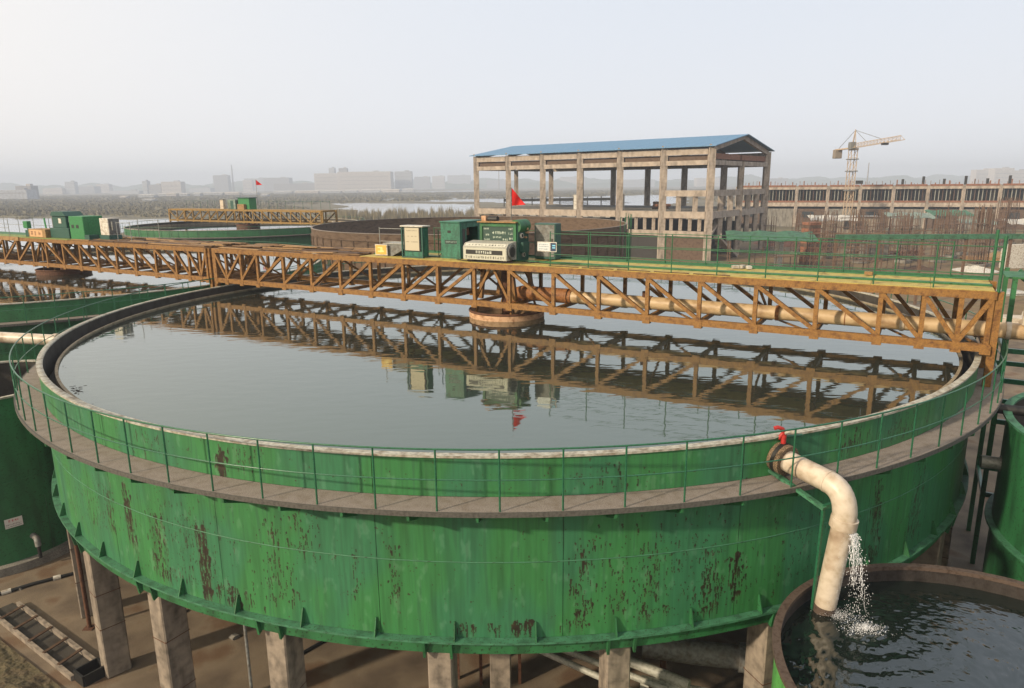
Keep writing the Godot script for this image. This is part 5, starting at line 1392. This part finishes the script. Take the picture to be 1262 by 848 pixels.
func tower_crane() -> void:
	var C := Vector3(91.2, 0, -192)
	var t := thing("tower_crane", "pale yellow tower crane beyond the construction site", "crane", C)
	var y := M.crane as Material
	for x in [-0.8, 0.8]:
		for z in [-0.8, 0.8]:
			beam(t, "mast_leg", Vector3(x, 0, z), Vector3(x, 21.0, z), 0.15, 0.15, y)
	for k in 11:
		var h := k * 1.9
		for f in [[Vector3(-0.8, 0, 0.8), Vector3(0.8, 0, 0.8)], [Vector3(-0.8, 0, -0.8), Vector3(-0.8, 0, 0.8)], [Vector3(0.8, 0, 0.8), Vector3(0.8, 0, -0.8)]]:
			beam(t, "mast_lacing", f[0] + Vector3.UP * h, f[1] + Vector3.UP * (h + 1.9), 0.08, 0.08, y)
			beam(t, "mast_lacing", f[0] + Vector3.UP * h, f[1] + Vector3.UP * h, 0.08, 0.08, y)
	for h in [10.5, 15.5, 18.6]: part(t, "mast_collar", bevel_box(Vector3(2.4, 0.25, 2.4), 0.05), M.grey, Transform3D(Basis.IDENTITY, Vector3(0, h, 0)))
	part(t, "slewing_ring", tube([Vector3(0, 20.9, 0), Vector3(0, 21.4, 0)], 1.3, 16), y)
	part(t, "operator_cab", bevel_box(Vector3(1.5, 1.9, 1.5), 0.1), M.grey, Transform3D(Basis.IDENTITY, Vector3(-0.9, 22.0, 1.0)))
	for x in [-0.5, 0.5]: beam(t, "tower_head", Vector3(x, 21.3, 0.3 * x), Vector3(0.1, 26.2, 0), 0.16, 0.16, y)
	beam(t, "tower_head", Vector3(0, 21.3, -0.6), Vector3(0.1, 26.2, 0), 0.16, 0.16, y)
	var dir := Vector3(-0.19, 0, 0.98)
	var jib := dir * 37.0
	var side := Vector3(dir.z, 0, -dir.x)
	for s in [-0.6, 0.6]: beam(t, "jib_chord", side * s + Vector3.UP * 21.5, jib + side * s + Vector3.UP * 21.5, 0.13, 0.13, y)
	beam(t, "jib_chord", Vector3.UP * 22.6, jib * 0.98 + Vector3.UP * 22.4, 0.13, 0.13, y)
	for k in 14:
		var a := jib * (k / 14.0)
		var b := jib * ((k + 0.5) / 14.0)
		var c := jib * ((k + 1) / 14.0)
		for s in [-0.6, 0.6]:
			beam(t, "jib_lacing", a + side * s + Vector3.UP * 21.5, b + Vector3.UP * 22.5, 0.06, 0.06, y)
			beam(t, "jib_lacing", b + Vector3.UP * 22.5, c + side * s + Vector3.UP * 21.5, 0.06, 0.06, y)
	beam(t, "counter_jib", Vector3.UP * 21.5, -dir * 11.0 + side * -1.5 + Vector3.UP * 21.5, 1.2, 0.35, y)
	part(t, "counterweight", bevel_box(Vector3(2.0, 2.4, 1.6), 0.1), M.concrete, Transform3D(Basis.IDENTITY, -dir * 10.0 + side * -1.5 + Vector3.UP * 20.3))
	for e in [jib * 0.62 + Vector3.UP * 22.5, jib * 0.3 + Vector3.UP * 22.5, -dir * 9.5 + side * -1.5 + Vector3.UP * 21.6]:
		rod(t, "tie_cable", Vector3(0.1, 26.0, 0), e, 0.06, M.grey)
	part(t, "trolley", bevel_box(Vector3(1.2, 0.5, 1.2), 0.05), M.tar, Transform3D(Basis.IDENTITY, jib * 0.7 + Vector3.UP * 21.2))
	part(t, "camera_box", bevel_box(Vector3(1.6, 0.9, 0.9), 0.05), M.tar, Transform3D(Basis.IDENTITY, Vector3(2.0, 12.6, 0.9)))

func site() -> void:
	var r := RandomNumberGenerator.new(); r.seed = 12
	# rebar cages standing up from footings: x, z, bars, height
	var cages := [[54.8, -121, 10, 8.2], [57.0, -125, 8, 7.0], [59.6, -122, 10, 8.6], [62.6, -120, 12, 8.4], [65.5, -121, 8, 7.4], [66.2, -116, 10, 8.0], [69.0, -113, 12, 8.6], [70.6, -106, 14, 9.4], [72.0, -107, 12, 8.8], [79.5, -124, 9, 7.6], [98, -141, 12, 9.8], [101, -142.5, 12, 9.6], [104, -141, 10, 9.2], [52.2, -128, 8, 7.6], [64, -131, 8, 7.4], [72.5, -130, 8, 7.8], [84, -134, 8, 7.6], [91, -133, 9, 8.0], [48.5, -132, 7, 6.8], [60, -137, 7, 7.0], [68.5, -138, 8, 7.0], [77, -139, 8, 7.2], [56.4, -113, 8, 7.4], [63.2, -112.5, 8, 7.8], [81.5, -109, 12, 8.8], [83.2, -110, 10, 8.4], [88, -127, 9, 8.2], [94, -126, 9, 8.6], [51, -118, 8, 7.2], [74.5, -119, 9, 8.0]]
	var wh := ["left row, first from the frame building", "left row, second from the frame building", "left row, third from the frame building", "beside the grey wall panel", "behind the grey wall panel", "left of the sandy clearing", "in the middle of the sandy clearing", "tall thick bundle near the pale wall panel", "second thick bundle near the pale wall panel", "behind the pale wall panel", "far tall group, left one", "far tall group, middle one", "far tall group, right one", "back row beside the frame building", "back row behind the grey wall panel", "back row behind the sandy clearing", "back row near the green tarpaulin roofs", "back row below the long building", "farthest left by the frame building", "thin far one under the crane", "thin far one right of the crane", "thin far one in front of the tarpaulin roofs", "in front of the rusty scaffold, left", "in front of the rusty scaffold, right", "thick pair right of the pale wall panel, left one", "thick pair right of the pale wall panel, right one", "right half of the site, behind the long scaffold, left", "right half of the site, behind the long scaffold, right", "between the frame building and the brick pier", "right of the stack of red bricks"]
	for k in cages.size():
		var c: Array = cages[k]
		var t := thing("rebar_cage", "rusty upright reinforcing bars, " + wh[k], "rebar", Vector3(c[0], 0, c[1]), r.randf() * 0.6, "rebar cages on the building site")
		part(t, "footing", bevel_box(Vector3(1.9, 0.5, 1.9), 0.05), M.concrete_grey, Transform3D(Basis.IDENTITY, Vector3(0, 0.25, 0)))
		for j in c[2]:
			var a: float = TAU * j / c[2]
			var p := Vector3(clampf(cos(a) * 1.1, -0.75, 0.75), 0.5, clampf(sin(a) * 1.1, -0.75, 0.75))
			rod(t, "bar", p, p + Vector3(r.randf_range(-0.12, 0.12), c[3] - 0.5 - r.randf() * 0.7, r.randf_range(-0.12, 0.12)), 0.05, M.rebar)
		for j in 5:
			box(t, "tie", Vector3(0, 0.9 + j * c[3] * 0.15, 0), Vector3(1.6, 0.07, 1.6), M.rebar)
	# brick pier, concrete piers and wall panels
	var bp := thing("brick_pier", "orange brown brick pier wrapped in scaffold right of the frame building", "pier", Vector3(47.5, 0, -111.5), 0.3)
	for k in 14:
		part(bp, "course", bevel_box(Vector3(2.2, 0.46, 1.8), 0.03), M.brick if k % 3 else M.brick_dark, Transform3D(Basis(Vector3.UP, 0.03 * sin(k * 2.0)), Vector3(0.04 * sin(k * 5.0), 0.24 + k * 0.48, 0)))
	for x in [-1.6, 1.6]:
		for z in [-1.4, 1.4]: rod(bp, "scaffold_pole", Vector3(x, 0, z), Vector3(x, 8.2, z), 0.05, M.rebar)
	var cp := thing("concrete_pier", "white concrete pier in front of the frame building's right corner", "pier", Vector3(41.3, 0, -108), 0.4)
	part(cp, "shaft", bevel_box(Vector3(0.9, 4.2, 0.9), 0.05), M.white, Transform3D(Basis.IDENTITY, Vector3(0, 2.1, 0)))
	part(cp, "cap", bevel_box(Vector3(1.3, 0.4, 1.3), 0.05), M.concrete, Transform3D(Basis.IDENTITY, Vector3(0, 4.4, 0)))
	var walls := [[60.2, -116, 4.6, 3.3, M.concrete_grey, "grey concrete wall panel left of the sandy clearing"], [75.2, -104, 3.6, 3.6, M.white, "pale concrete wall panel beside the thick rebar bundles"]]
	for w in walls:
		var t := thing("wall_panel", w[5], "wall", Vector3(w[0], 0, w[1]), 0.1)
		part(t, "panel", bevel_box(Vector3(w[2], w[3], 0.4), 0.04), w[4], Transform3D(Basis.IDENTITY, Vector3(0, w[3] / 2, 0)))
		for x in [-0.4, 0.4]: part(t, "buttress", bevel_box(Vector3(0.25, w[3] * 0.8, 1.0), 0.03), w[4], Transform3D(Basis.IDENTITY, Vector3(x * w[2], w[3] * 0.4, -0.7)))
	# green painted pipe bridge crossing the site
	var gb := thing("pipe_rack", "green painted steel rack running across the building site", "rack")
	for k in 8:
		var p := Vector3(34.5 + k * 4.4, 0, -74.6 + k * 0.35)
		var q := Vector3(34.5 + (k + 1) * 4.4 - 0.05, 0, -74.6 + (k + 1) * 0.35)
		beam(gb, "beam", p + Vector3.UP * 7.2, q + Vector3.UP * 7.2, 0.5, 0.5, M.tarp)
		beam(gb, "post", p, p + Vector3.UP * 6.95, 0.22, 0.22, M.rebar)
	# scaffold frames: bays of tubes with boards
	var sc := [[43.0, -101.0, 5, 3, -0.15, "dark tube scaffold right below the frame building's corner"], [52.5, -104.0, 6, 3, 0.1, "rusty tube scaffold beside the brick pier"], [86.0, -118.0, 7, 3, 0.2, "long rusty tube scaffold in the right half of the site"], [66.0, -143.0, 9, 3, 0.25, "long far tube scaffold in front of the site hut"], [30.0, -88.0, 5, 2, 0.2, "low dark tube scaffold between the empty tank and the site"]]
	for q in sc:
		var t := thing("tube_scaffold", q[5], "scaffold", Vector3(q[0], 0, q[1]), q[4], "tube scaffolds on the building site")
		for i in q[2] + 1:
			for z in [0.0, 1.4]:
				rod(t, "standard", Vector3(i * 1.9, 0, z), Vector3(i * 1.9 + r.randf_range(-0.1, 0.1), q[3] * 1.9 + r.randf_range(0.2, 1.2), z), 0.045, M.rebar if i % 3 else M.tar)
		for l in range(1, q[3] + 1):
			for z in [0.0, 1.4]: rod(t, "ledger", Vector3(-0.4, l * 1.9, z), Vector3(q[2] * 1.9 + 0.4, l * 1.9, z), 0.04, M.rebar)
			for i in q[2]:
				if r.randf() < 0.6: box(t, "board", Vector3(i * 1.9 + 0.95, l * 1.9 + 0.07, 0.7), Vector3(1.85, 0.05, r.randf_range(0.4, 1.1)), M.wood_c if i % 2 else M.wood_a)
		for i in range(0, q[2], 2): rod(t, "brace", Vector3(i * 1.9, 0.1, 1.4), Vector3((i + 1) * 1.9, q[3] * 1.9, 1.4), 0.035, M.rebar)
	# tarpaulin roofs
	var tp := [[38.5, -104.5, 12.5, 7.0, 5.6, M.tarp, "flat green tarpaulin roof right of the frame building"], [84.5, -150, 9, 6, 6.2, M.tarp_pale, "pale green tarpaulin roof left, in front of the long building"], [93.5, -151, 8, 6, 6.6, M.tarp, "green tarpaulin roof right, in front of the long building"], [72, -158, 10, 6, 5.4, M.white, "pale sloping sheet roof under the crane"], [112, -150, 12, 7, 4.6, M.white, "pale blue sheet roof at the right edge"], [103, -156, 7, 5, 4.4, M.tarp_pale, "small pale sheet roof beside the far rebar"]]
	for q in tp:
		var t := thing("site_shelter", q[6], "shelter", Vector3(q[0], 0, q[1]), -0.25, "sheet roofs on the building site")
		var m := MB.new()
		var n := 10
		for i in n:
			var x0: float = q[2] * (float(i) / n - 0.5)
			var x1: float = q[2] * (float(i + 1) / n - 0.5)
			var s0 := 0.14 * sin(i * 1.9)
			var s1 := 0.14 * sin((i + 1) * 1.9)
			for sgn in [0.0, -0.06]:
				m.flat(Vector3(x0, q[4] + s0 + sgn, -q[3] / 2), Vector3(x1, q[4] + s1 + sgn, -q[3] / 2), Vector3(x1, q[4] - 0.9 + s1 + sgn, q[3] / 2), Vector3(x0, q[4] - 0.9 + s0 + sgn, q[3] / 2), Vector3.UP if sgn == 0.0 else Vector3.DOWN)
		part(t, "sheet", m.mesh(), q[5])
		for x in [-0.46, 0.46]:
			for z in [-0.46, 0.46]:
				beam(t, "post", Vector3(x * q[2], 0, z * q[3]), Vector3(x * q[2], q[4] - 0.45 - z * 0.9 - 0.2, z * q[3]), 0.16, 0.16, M.rebar)
	# site hut
	var hut := thing("site_hut", "low pale site hut with two dark openings under the crane", "hut", Vector3(82, 0, -172), -0.3)
	part(hut, "body", bevel_box(Vector3(13, 4.4, 6), 0.1), M.concrete, Transform3D(Basis.IDENTITY, Vector3(0, 2.2, 0)))
	part(hut, "roof", bevel_box(Vector3(13.6, 0.3, 6.6), 0.05), M.grey, Transform3D(Basis.IDENTITY, Vector3(0, 4.55, 0)))
	for x in [-0.5, 2.2]: box(hut, "opening", Vector3(x, 2.6, 3.01), Vector3(1.5, 2.0, 0.05), M.black)
	# heaps
	var heaps := [[104, -130, 7.0, 2.6, M.brick, "orange brown earth heap at the right edge of the site"], [120, -146, 9.0, 3.4, M.brick, "larger orange earth heap far right"], [60, -150, 8.0, 2.2, M.brick, "reddish earth heap behind the frame building's right end"], [88, -121, 5.0, 1.4, M.wood_b, "pale rubble heap right of the clearing"], [68, -102, 3.0, 0.7, M.white, "white rubble heap on the sandy clearing"], [61, -104, 2.4, 0.5, M.wood_c, "dark rubble heap on the sandy clearing"]]
	for h in heaps:
		var f := FastNoiseLite.new(); f.seed = int(h[0]); f.frequency = 0.35
		var m := MB.new()
		var n := 16
		var P := func(i: int, j: int) -> Vector3:
			var rad := float(i) / n
			var a := TAU * j / 24.0
			var p: Vector3 = Vector3(cos(a), 0, sin(a)) * rad * h[2]
			p.y = h[3] * pow(1.0 - rad, 0.8) * (1.0 + 0.5 * f.get_noise_2d(p.x * 1.5, p.z * 1.5)) + 0.25 * f.get_noise_2d(p.x * 5.0, p.z * 5.0) * (1.0 - rad)
			return p
		for i in n:
			for j in 24: m.flat(P.call(i, j), P.call(i + 1, j), P.call(i + 1, j + 1), P.call(i, j + 1), Vector3.UP)
		var o := part(self, "earth_heap", m.mesh(), h[4], Transform3D(Basis.IDENTITY, Vector3(h[0], -0.01, h[1])))
		tag(o, h[5], "heap", "heaps on the building site")
	# board stacks and sheets lying about on the right
	var stacks := [[52, -66, 5, 1.4, 0.5, M.white, "stack of white boards at the right edge beyond the bridge end"], [47, -62, 6, 1.2, 0.8, M.cream, "stack of cream beams at the right edge beyond the bridge end"], [56, -80, 8, 2.0, 0.3, M.white, "broad white sheets laid on the ground at the right edge"], [49.5, -84, 6, 1.6, 0.4, M.deck_green, "stack of green steel sections by the pale wall panel"], [43, -58, 7, 1.4, 0.6, M.deck_green, "stack of green steel sections nearest the bridge end"], [78, -116, 6, 1.5, 0.6, M.wood_b, "stack of timber planks in the middle of the site"], [84, -112, 5, 1.5, 0.8, M.wood_c, "stack of dark timber right of the thick rebar bundles"], [70, -124, 7, 1.5, 0.9, M.brick, "stack of red bricks behind the sandy clearing"]]
	for s in stacks:
		var t := thing("material_stack", s[6], "stack", Vector3(s[0], 0, s[1]), r.randf_range(-0.5, 0.5), "building materials stacked on the site")
		var n := 4
		for i in n:
			for l in 3:
				part(t, "board", bevel_box(Vector3(s[2] * r.randf_range(0.85, 1.0), s[4] / 3 - 0.01, s[3] * 1.6 / n - 0.04), 0.02), s[5], Transform3D(Basis(Vector3.UP, r.randf_range(-0.04, 0.04)), Vector3(r.randf_range(-0.2, 0.2), s[4] / 3 * (l + 0.5), (i - 1.5) * s[3] * 1.6 / n)))
	# poles with lamps or wires around the site
	var poles := [[46.5, -96, 9.5, "thin rusty scaffold pole right of the frame building"], [66, -97, 8.4, "thin scaffold pole left of the thick rebar bundles"], [58, -99, 7.6, "thin scaffold pole behind the clearing"], [79, -128, 10.5, "tall thin pole behind the pale wall panel"]]
	for p in poles:
		var t := thing("site_pole", p[3], "pole", Vector3(p[0], 0, p[1]))
		rod(t, "shaft", Vector3.ZERO, Vector3(0, p[2], 0), 0.06, M.rebar)
		rod(t, "cross_tube", Vector3(-0.6, p[2] * 0.8, 0), Vector3(0.6, p[2] * 0.8, 0), 0.05, M.rebar)

func far_things() -> void:
	# pump hall with dark gantry seen between the pillars of the frame building
	var ph := thing("pump_hall", "low green pump hall with a dark lattice gantry seen through the frame building", "building", Vector3(17, 0, -232), 0.1)
	part(ph, "wall", bevel_box(Vector3(42, 4.6, 8), 0.1), M.grey, Transform3D(Basis.IDENTITY, Vector3(0, 2.3, 0)))
	part(ph, "roof", bevel_box(Vector3(43, 0.8, 9), 0.1), M.tarp, Transform3D(Basis.IDENTITY, Vector3(0, 5.0, 0)))
	for k in 10:
		var w := box(ph, "window", Vector3(-19 + k * 4.2, 2.8, 4.02), Vector3(2.4, 1.6, 0.06), M.white)
		w.set_meta("label", "pale window")
	for k in 9:
		beam(ph, "gantry_post", Vector3(-19 + k * 4.6, 5.4, -2), Vector3(-19 + k * 4.6, 8.8, -2), 0.3, 0.3, M.tar)
	beam(ph, "gantry_beam", Vector3(-19, 7.9, -2), Vector3(18, 7.9, -2), 0.3, 0.9, M.tar)
	for k in 2:
		var f := thing("field_hut", ["small dark flat roofed hut right of the pump hall", "small brown hut right of the pump hall"][k], "hut", Vector3(40 + k * 6, 0, -205 + k * 6), 0.2)
		part(f, "body", bevel_box(Vector3(7 - k * 2, 3.6, 5), 0.1), M.tar if k == 0 else M.brick_dark, Transform3D(Basis.IDENTITY, Vector3(0, 1.8, 0)))
		part(f, "roof", bevel_box(Vector3(8 - k * 2, 0.4, 6), 0.1), M.teal_dark, Transform3D(Basis.IDENTITY, Vector3(0, 3.8, 0)))
	# pylons and masts
	var masts := [[349, -700, 30.0, "thin mast in the haze right of the crane"], [-774, -2000, 73.0, "tall slender chimney in the haze left of centre"], [64, -420, 14.0, "lattice mast seen through the frame building, left one"], [84, -430, 12.5, "lattice mast seen through the frame building, right one"], [-24, -1500, 48.0, "thin mast left of the frame building in the haze"]]
	for k in masts.size():
		var a: Array = masts[k]
		var t := thing("mast", a[3], "mast", Vector3(a[0], 0, a[1]))
		var w: float = a[2] * 0.025
		if k == 1: w = 2.6
		part(t, "shaft", tube([Vector3.ZERO, Vector3(0, a[2], 0)], 1.0, 12, true, [w, w * 0.55]), M.wall_far_dark)
		part(t, "base", bevel_box(Vector3(w * 4, 1.0, w * 4), 0.1), M.concrete_grey, Transform3D(Basis.IDENTITY, Vector3(0, 0.5, 0)))
	# town on the horizon: x, z, width, height
	var town := [[-622, -900, 39, 12], [-616, -912, 20, 17], [-1081, -1700, 46, 14], [-1044, -1704, 23, 29], [-1126, -1900, 60, 18], [-1134, -2000, 36, 24], [-762, -1500, 10, 27], [-742, -1500, 26, 19], [-706, -1500, 41, 25], [-819, -1900, 56, 11], [-804, -2000, 41, 45], [-768, -2100, 28, 32], [-777, -2200, 67, 38], [-680, -2100, 74, 38], [-433, -1700, 56, 42], [-433, -1750, 14, 56], [-406, -1750, 20, 55], [-322, -1600, 117, 43], [-245, -1650, 39, 44], [-282, -2300, 49, 39], [-240, -2400, 41, 42], [-178, -2500, 79, 45], [987, -1500, 37, 33], [958, -1400, 38, 34], [1028, -1450, 30, 30], [-38, -2400, 81, 27], [224, -2600, 88, 37], [-855, -1600, 65, 7], [-536, -1800, 106, 20], [640, -2300, 90, 26], [420, -2400, 120, 24], [780, -2100, 60, 22]]
	var tl := ["pale low block at the far left edge", "taller pale block at the far left edge", "low hazy block left of a square tower", "square hazy tower at the left", "long hazy block right of the square tower", "hazy block with a stepped top at the left", "narrow hazy tower beside a pale factory", "low hazy part of the pale factory", "pale factory block left of centre", "low hazy shed left of the chimney", "tall hazy block left of the slender chimney", "hazy block right of the slender chimney", "long hazy block behind the far bridge flag", "long pale hazy block above the far bridge", "long hazy block left of the twin towers", "left one of the hazy twin towers", "right one of the hazy twin towers", "longest hazy block right of the twin towers", "separate hazy block right of the longest block", "faint hazy block beyond the separate block", "faint hazy block with a mast", "faint long block beside the frame building", "pale pinkish block on the right horizon", "cream block on the right horizon", "rightmost block on the horizon", "faint block behind the left bay of the frame building", "faint block behind the middle of the frame building", "long low shed far left", "long hazy terrace above the far bridge", "faint long block left of the crane mast", "faint long block behind the crane", "faint block right of the crane"]
	var mats := [M.wall_far, M.wall_far_dark, M.wall_far_warm]
	for k in town.size():
		var b: Array = town[k]
		var t := thing("town_building", tl[k], "building", Vector3(b[0], 0, b[1]), 0.0, "hazy buildings on the horizon")
		var dp := clampf(b[2] * 0.5, 14, 40)
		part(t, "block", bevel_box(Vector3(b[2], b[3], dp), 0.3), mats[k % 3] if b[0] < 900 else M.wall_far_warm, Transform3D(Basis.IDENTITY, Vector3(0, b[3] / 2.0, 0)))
		box(t, "roof_house", Vector3(b[2] * 0.2, b[3] + 1.2, 0), Vector3(minf(b[2] * 0.25, 12), 2.4, 6), mats[(k + 1) % 3])
		var fl := int(b[3] / 4.0)
		for j in range(1, fl):
			if j % 2 == 0: box(t, "window_band", Vector3(0, j * 4.0, dp / 2 + 0.06), Vector3(b[2] * 0.9, 1.4, 0.1), M.wall_far_dark)
	var sheds := [[-486, -900, 8, 5.8], [-457, -900, 20, 8.6], [-354, -700, 10, 4.2], [-486, -1000, 11, 9.0], [-473, -1000, 14, 9.9], [-456, -1000, 11, 8.7], [-437, -1000, 9, 9.6], [-456, -1100, 29, 9.1], [-427, -1100, 22, 9.2], [-399, -1100, 22, 9.1], [-309, -900, 8, 7.1], [-381, -1200, 30, 9.6], [-341, -1200, 38, 9.9], [-301, -1200, 33, 9.5], [-268, -1200, 22, 10.4], [-234, -1200, 30, 11.4], [-200, -1200, 27, 11.4], [-171, -1200, 19, 12.4]]
	var sl := ["small white shed far left on the flats", "tan shed with white roof on the far flats", "single small white hut on the dark flats", "first white shed of the far row", "second white shed of the far row", "third white shed of the far row", "fourth white shed of the far row", "long white shed left of the far bridge house", "white shed behind the far bridge, left", "white shed behind the far bridge, middle", "white hut right of the far bridge flag", "first pale shed of the row under the twin towers", "second pale shed of the row under the twin towers", "third pale shed of the row under the twin towers", "fourth pale shed of the row under the twin towers", "fifth pale shed of the row under the twin towers", "sixth pale shed of the row under the twin towers", "last pale shed of the row under the twin towers"]
	for k in sheds.size():
		var b: Array = sheds[k]
		var t := thing("white_shed", sl[k], "shed", Vector3(b[0], 0, b[1]), 0.0, "white sheds on the far flats")
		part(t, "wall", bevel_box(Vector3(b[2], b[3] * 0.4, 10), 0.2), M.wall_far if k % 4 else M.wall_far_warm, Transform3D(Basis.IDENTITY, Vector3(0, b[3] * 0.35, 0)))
		part(t, "roof", prism([Vector2(-5.5, 0), Vector2(5.5, 0), Vector2(0, b[3] * 0.2)], b[2] + 1.0), M.white, Transform3D(Basis(Vector3.UP, PI / 2), Vector3(0, b[3] * 0.4, 0)))
	# low wooded ridge far behind, as one mass
	var m := MB.new()
	var f := FastNoiseLite.new(); f.seed = 9; f.frequency = 0.004; f.fractal_octaves = 6
	var n := 420
	for i in n:
		for rowk in 2:
			var z: float = [-2500.0, -2850.0][rowk]
			var x0 := lerpf(-2600, 2800, float(i) / n)
			var x1 := lerpf(-2600, 2800, float(i + 1) / n)
			var h0 := 16.0 + rowk * 12.0 + 26.0 * maxf(-0.4, f.get_noise_2d(x0, z))
			var h1 := 16.0 + rowk * 12.0 + 26.0 * maxf(-0.4, f.get_noise_2d(x1, z))
			m.flat(Vector3(x0, -1, z + 60), Vector3(x1, -1, z + 60), Vector3(x1, h1, z), Vector3(x0, h0, z), Vector3.BACK)
			m.flat(Vector3(x0, h0, z), Vector3(x1, h1, z), Vector3(x1, -1, z - 160), Vector3(x0, -1, z - 160), Vector3.UP)
	var hl := structure("hills", m.mesh(), M.leaf)
	hl.set_meta("label", "low wooded land along the horizon")

func _ready() -> void:
	rng.seed = 7
	# camera, sky, sun, exposure
	var cam := Camera3D.new()
	cam.name = "camera"
	cam.position = Vector3(0, 13, 0)
	cam.rotation = Vector3(-0.2252, 0, -0.010)
	cam.fov = 52.49
	cam.near = 0.1; cam.far = 14000
	add_child(cam)
	cam.current = true
	var sun := DirectionalLight3D.new()
	sun.name = "sun"
	var to_sun := Vector3(-0.84, 0.50, 0.55).normalized()
	add_child(sun)
	sun.look_at_from_position(to_sun * 100.0, Vector3.ZERO)
	sun.light_color = Color(1.0, 0.92, 0.80)
	sun.light_energy = 1.55
	sun.light_angular_distance = 2.5
	sun.shadow_enabled = true
	var sm := ProceduralSkyMaterial.new()
	sm.sky_top_color = Color(0.79, 0.845, 0.915)
	sm.sky_horizon_color = Color(0.93, 0.935, 0.95)
	sm.sky_curve = 0.25
	sm.ground_bottom_color = Color(0.5, 0.48, 0.45)
	sm.ground_horizon_color = Color(0.93, 0.935, 0.95)
	sm.ground_curve = 0.02
	sm.sun_angle_max = 130.0
	sm.sun_curve = 0.85
	var sky := Sky.new()
	sky.sky_material = sm
	var env := Environment.new()
	env.background_mode = Environment.BG_SKY
	env.sky = sky
	env.tonemap_mode = Environment.TONE_MAPPER_LINEAR
	env.tonemap_exposure = 1.09
	env.sdfgi_enabled = true; env.ssao_enabled = true; env.ssil_enabled = true
	env.fog_enabled = true
	env.fog_density = 0.0006
	env.fog_light_color = Color(0.84, 0.89, 0.97)
	var we := WorldEnvironment.new()
	we.name = "world"
	we.environment = env
	add_child(we)

	var ub := MB.new(); ub.box(Vector3.ZERO, Vector3.ONE); unit_box = ub.mesh()
	unit_rod = CylinderMesh.new(); unit_rod.top_radius = 1.0; unit_rod.bottom_radius = 1.0; unit_rod.height = 1.0; unit_rod.radial_segments = 8; unit_rod.rings = 0
	unit_pipe = CylinderMesh.new(); unit_pipe.top_radius = 1.0; unit_pipe.bottom_radius = 1.0; unit_pipe.height = 1.0; unit_pipe.radial_segments = 24; unit_pipe.rings = 0
	make_materials()
	ground()
	var A := Vector3(-0.2, 0, -28.3)
	var B := A + Basis(Vector3.UP, BRIDGE_TURN) * Vector3(-33.1, 0, 0)
	var C := Vector3(-36, 0, -97)
	A.x = -0.1
	make_tank("settling_tank", "huge round green settling tank with rust streaks in the foreground, raised on concrete legs", A, 16.15, 2, "round settling tanks")
	pool("water", A, 15.74, 7.75, "still grey water mirroring the bridge in the front tank", M.water)
	make_tank("settling_tank", "round green settling tank at the left, behind the front tank's rim", B + Vector3.DOWN * 0.012, 16.0, 1, "round settling tanks")
	pool("water", B, 15.65, 7.738, "still grey water in the left tank", M.water)
	make_tank("settling_tank", "smaller looking green settling tank far behind on the left, under the distant bridge", C, 15.0, 1, "round settling tanks")
	pool("water", C, 14.66, 7.5, "dark water low in the far left tank", M.water_dark)
	empty_tank()
	frame_building()
	long_building()
	tower_crane()
	far_things()
	site()
	bridge_kit()
	second_bridge()
	third_bridge(C)
	side_tanks()
	access_tower()
	outlet()
	yard()
	litter()
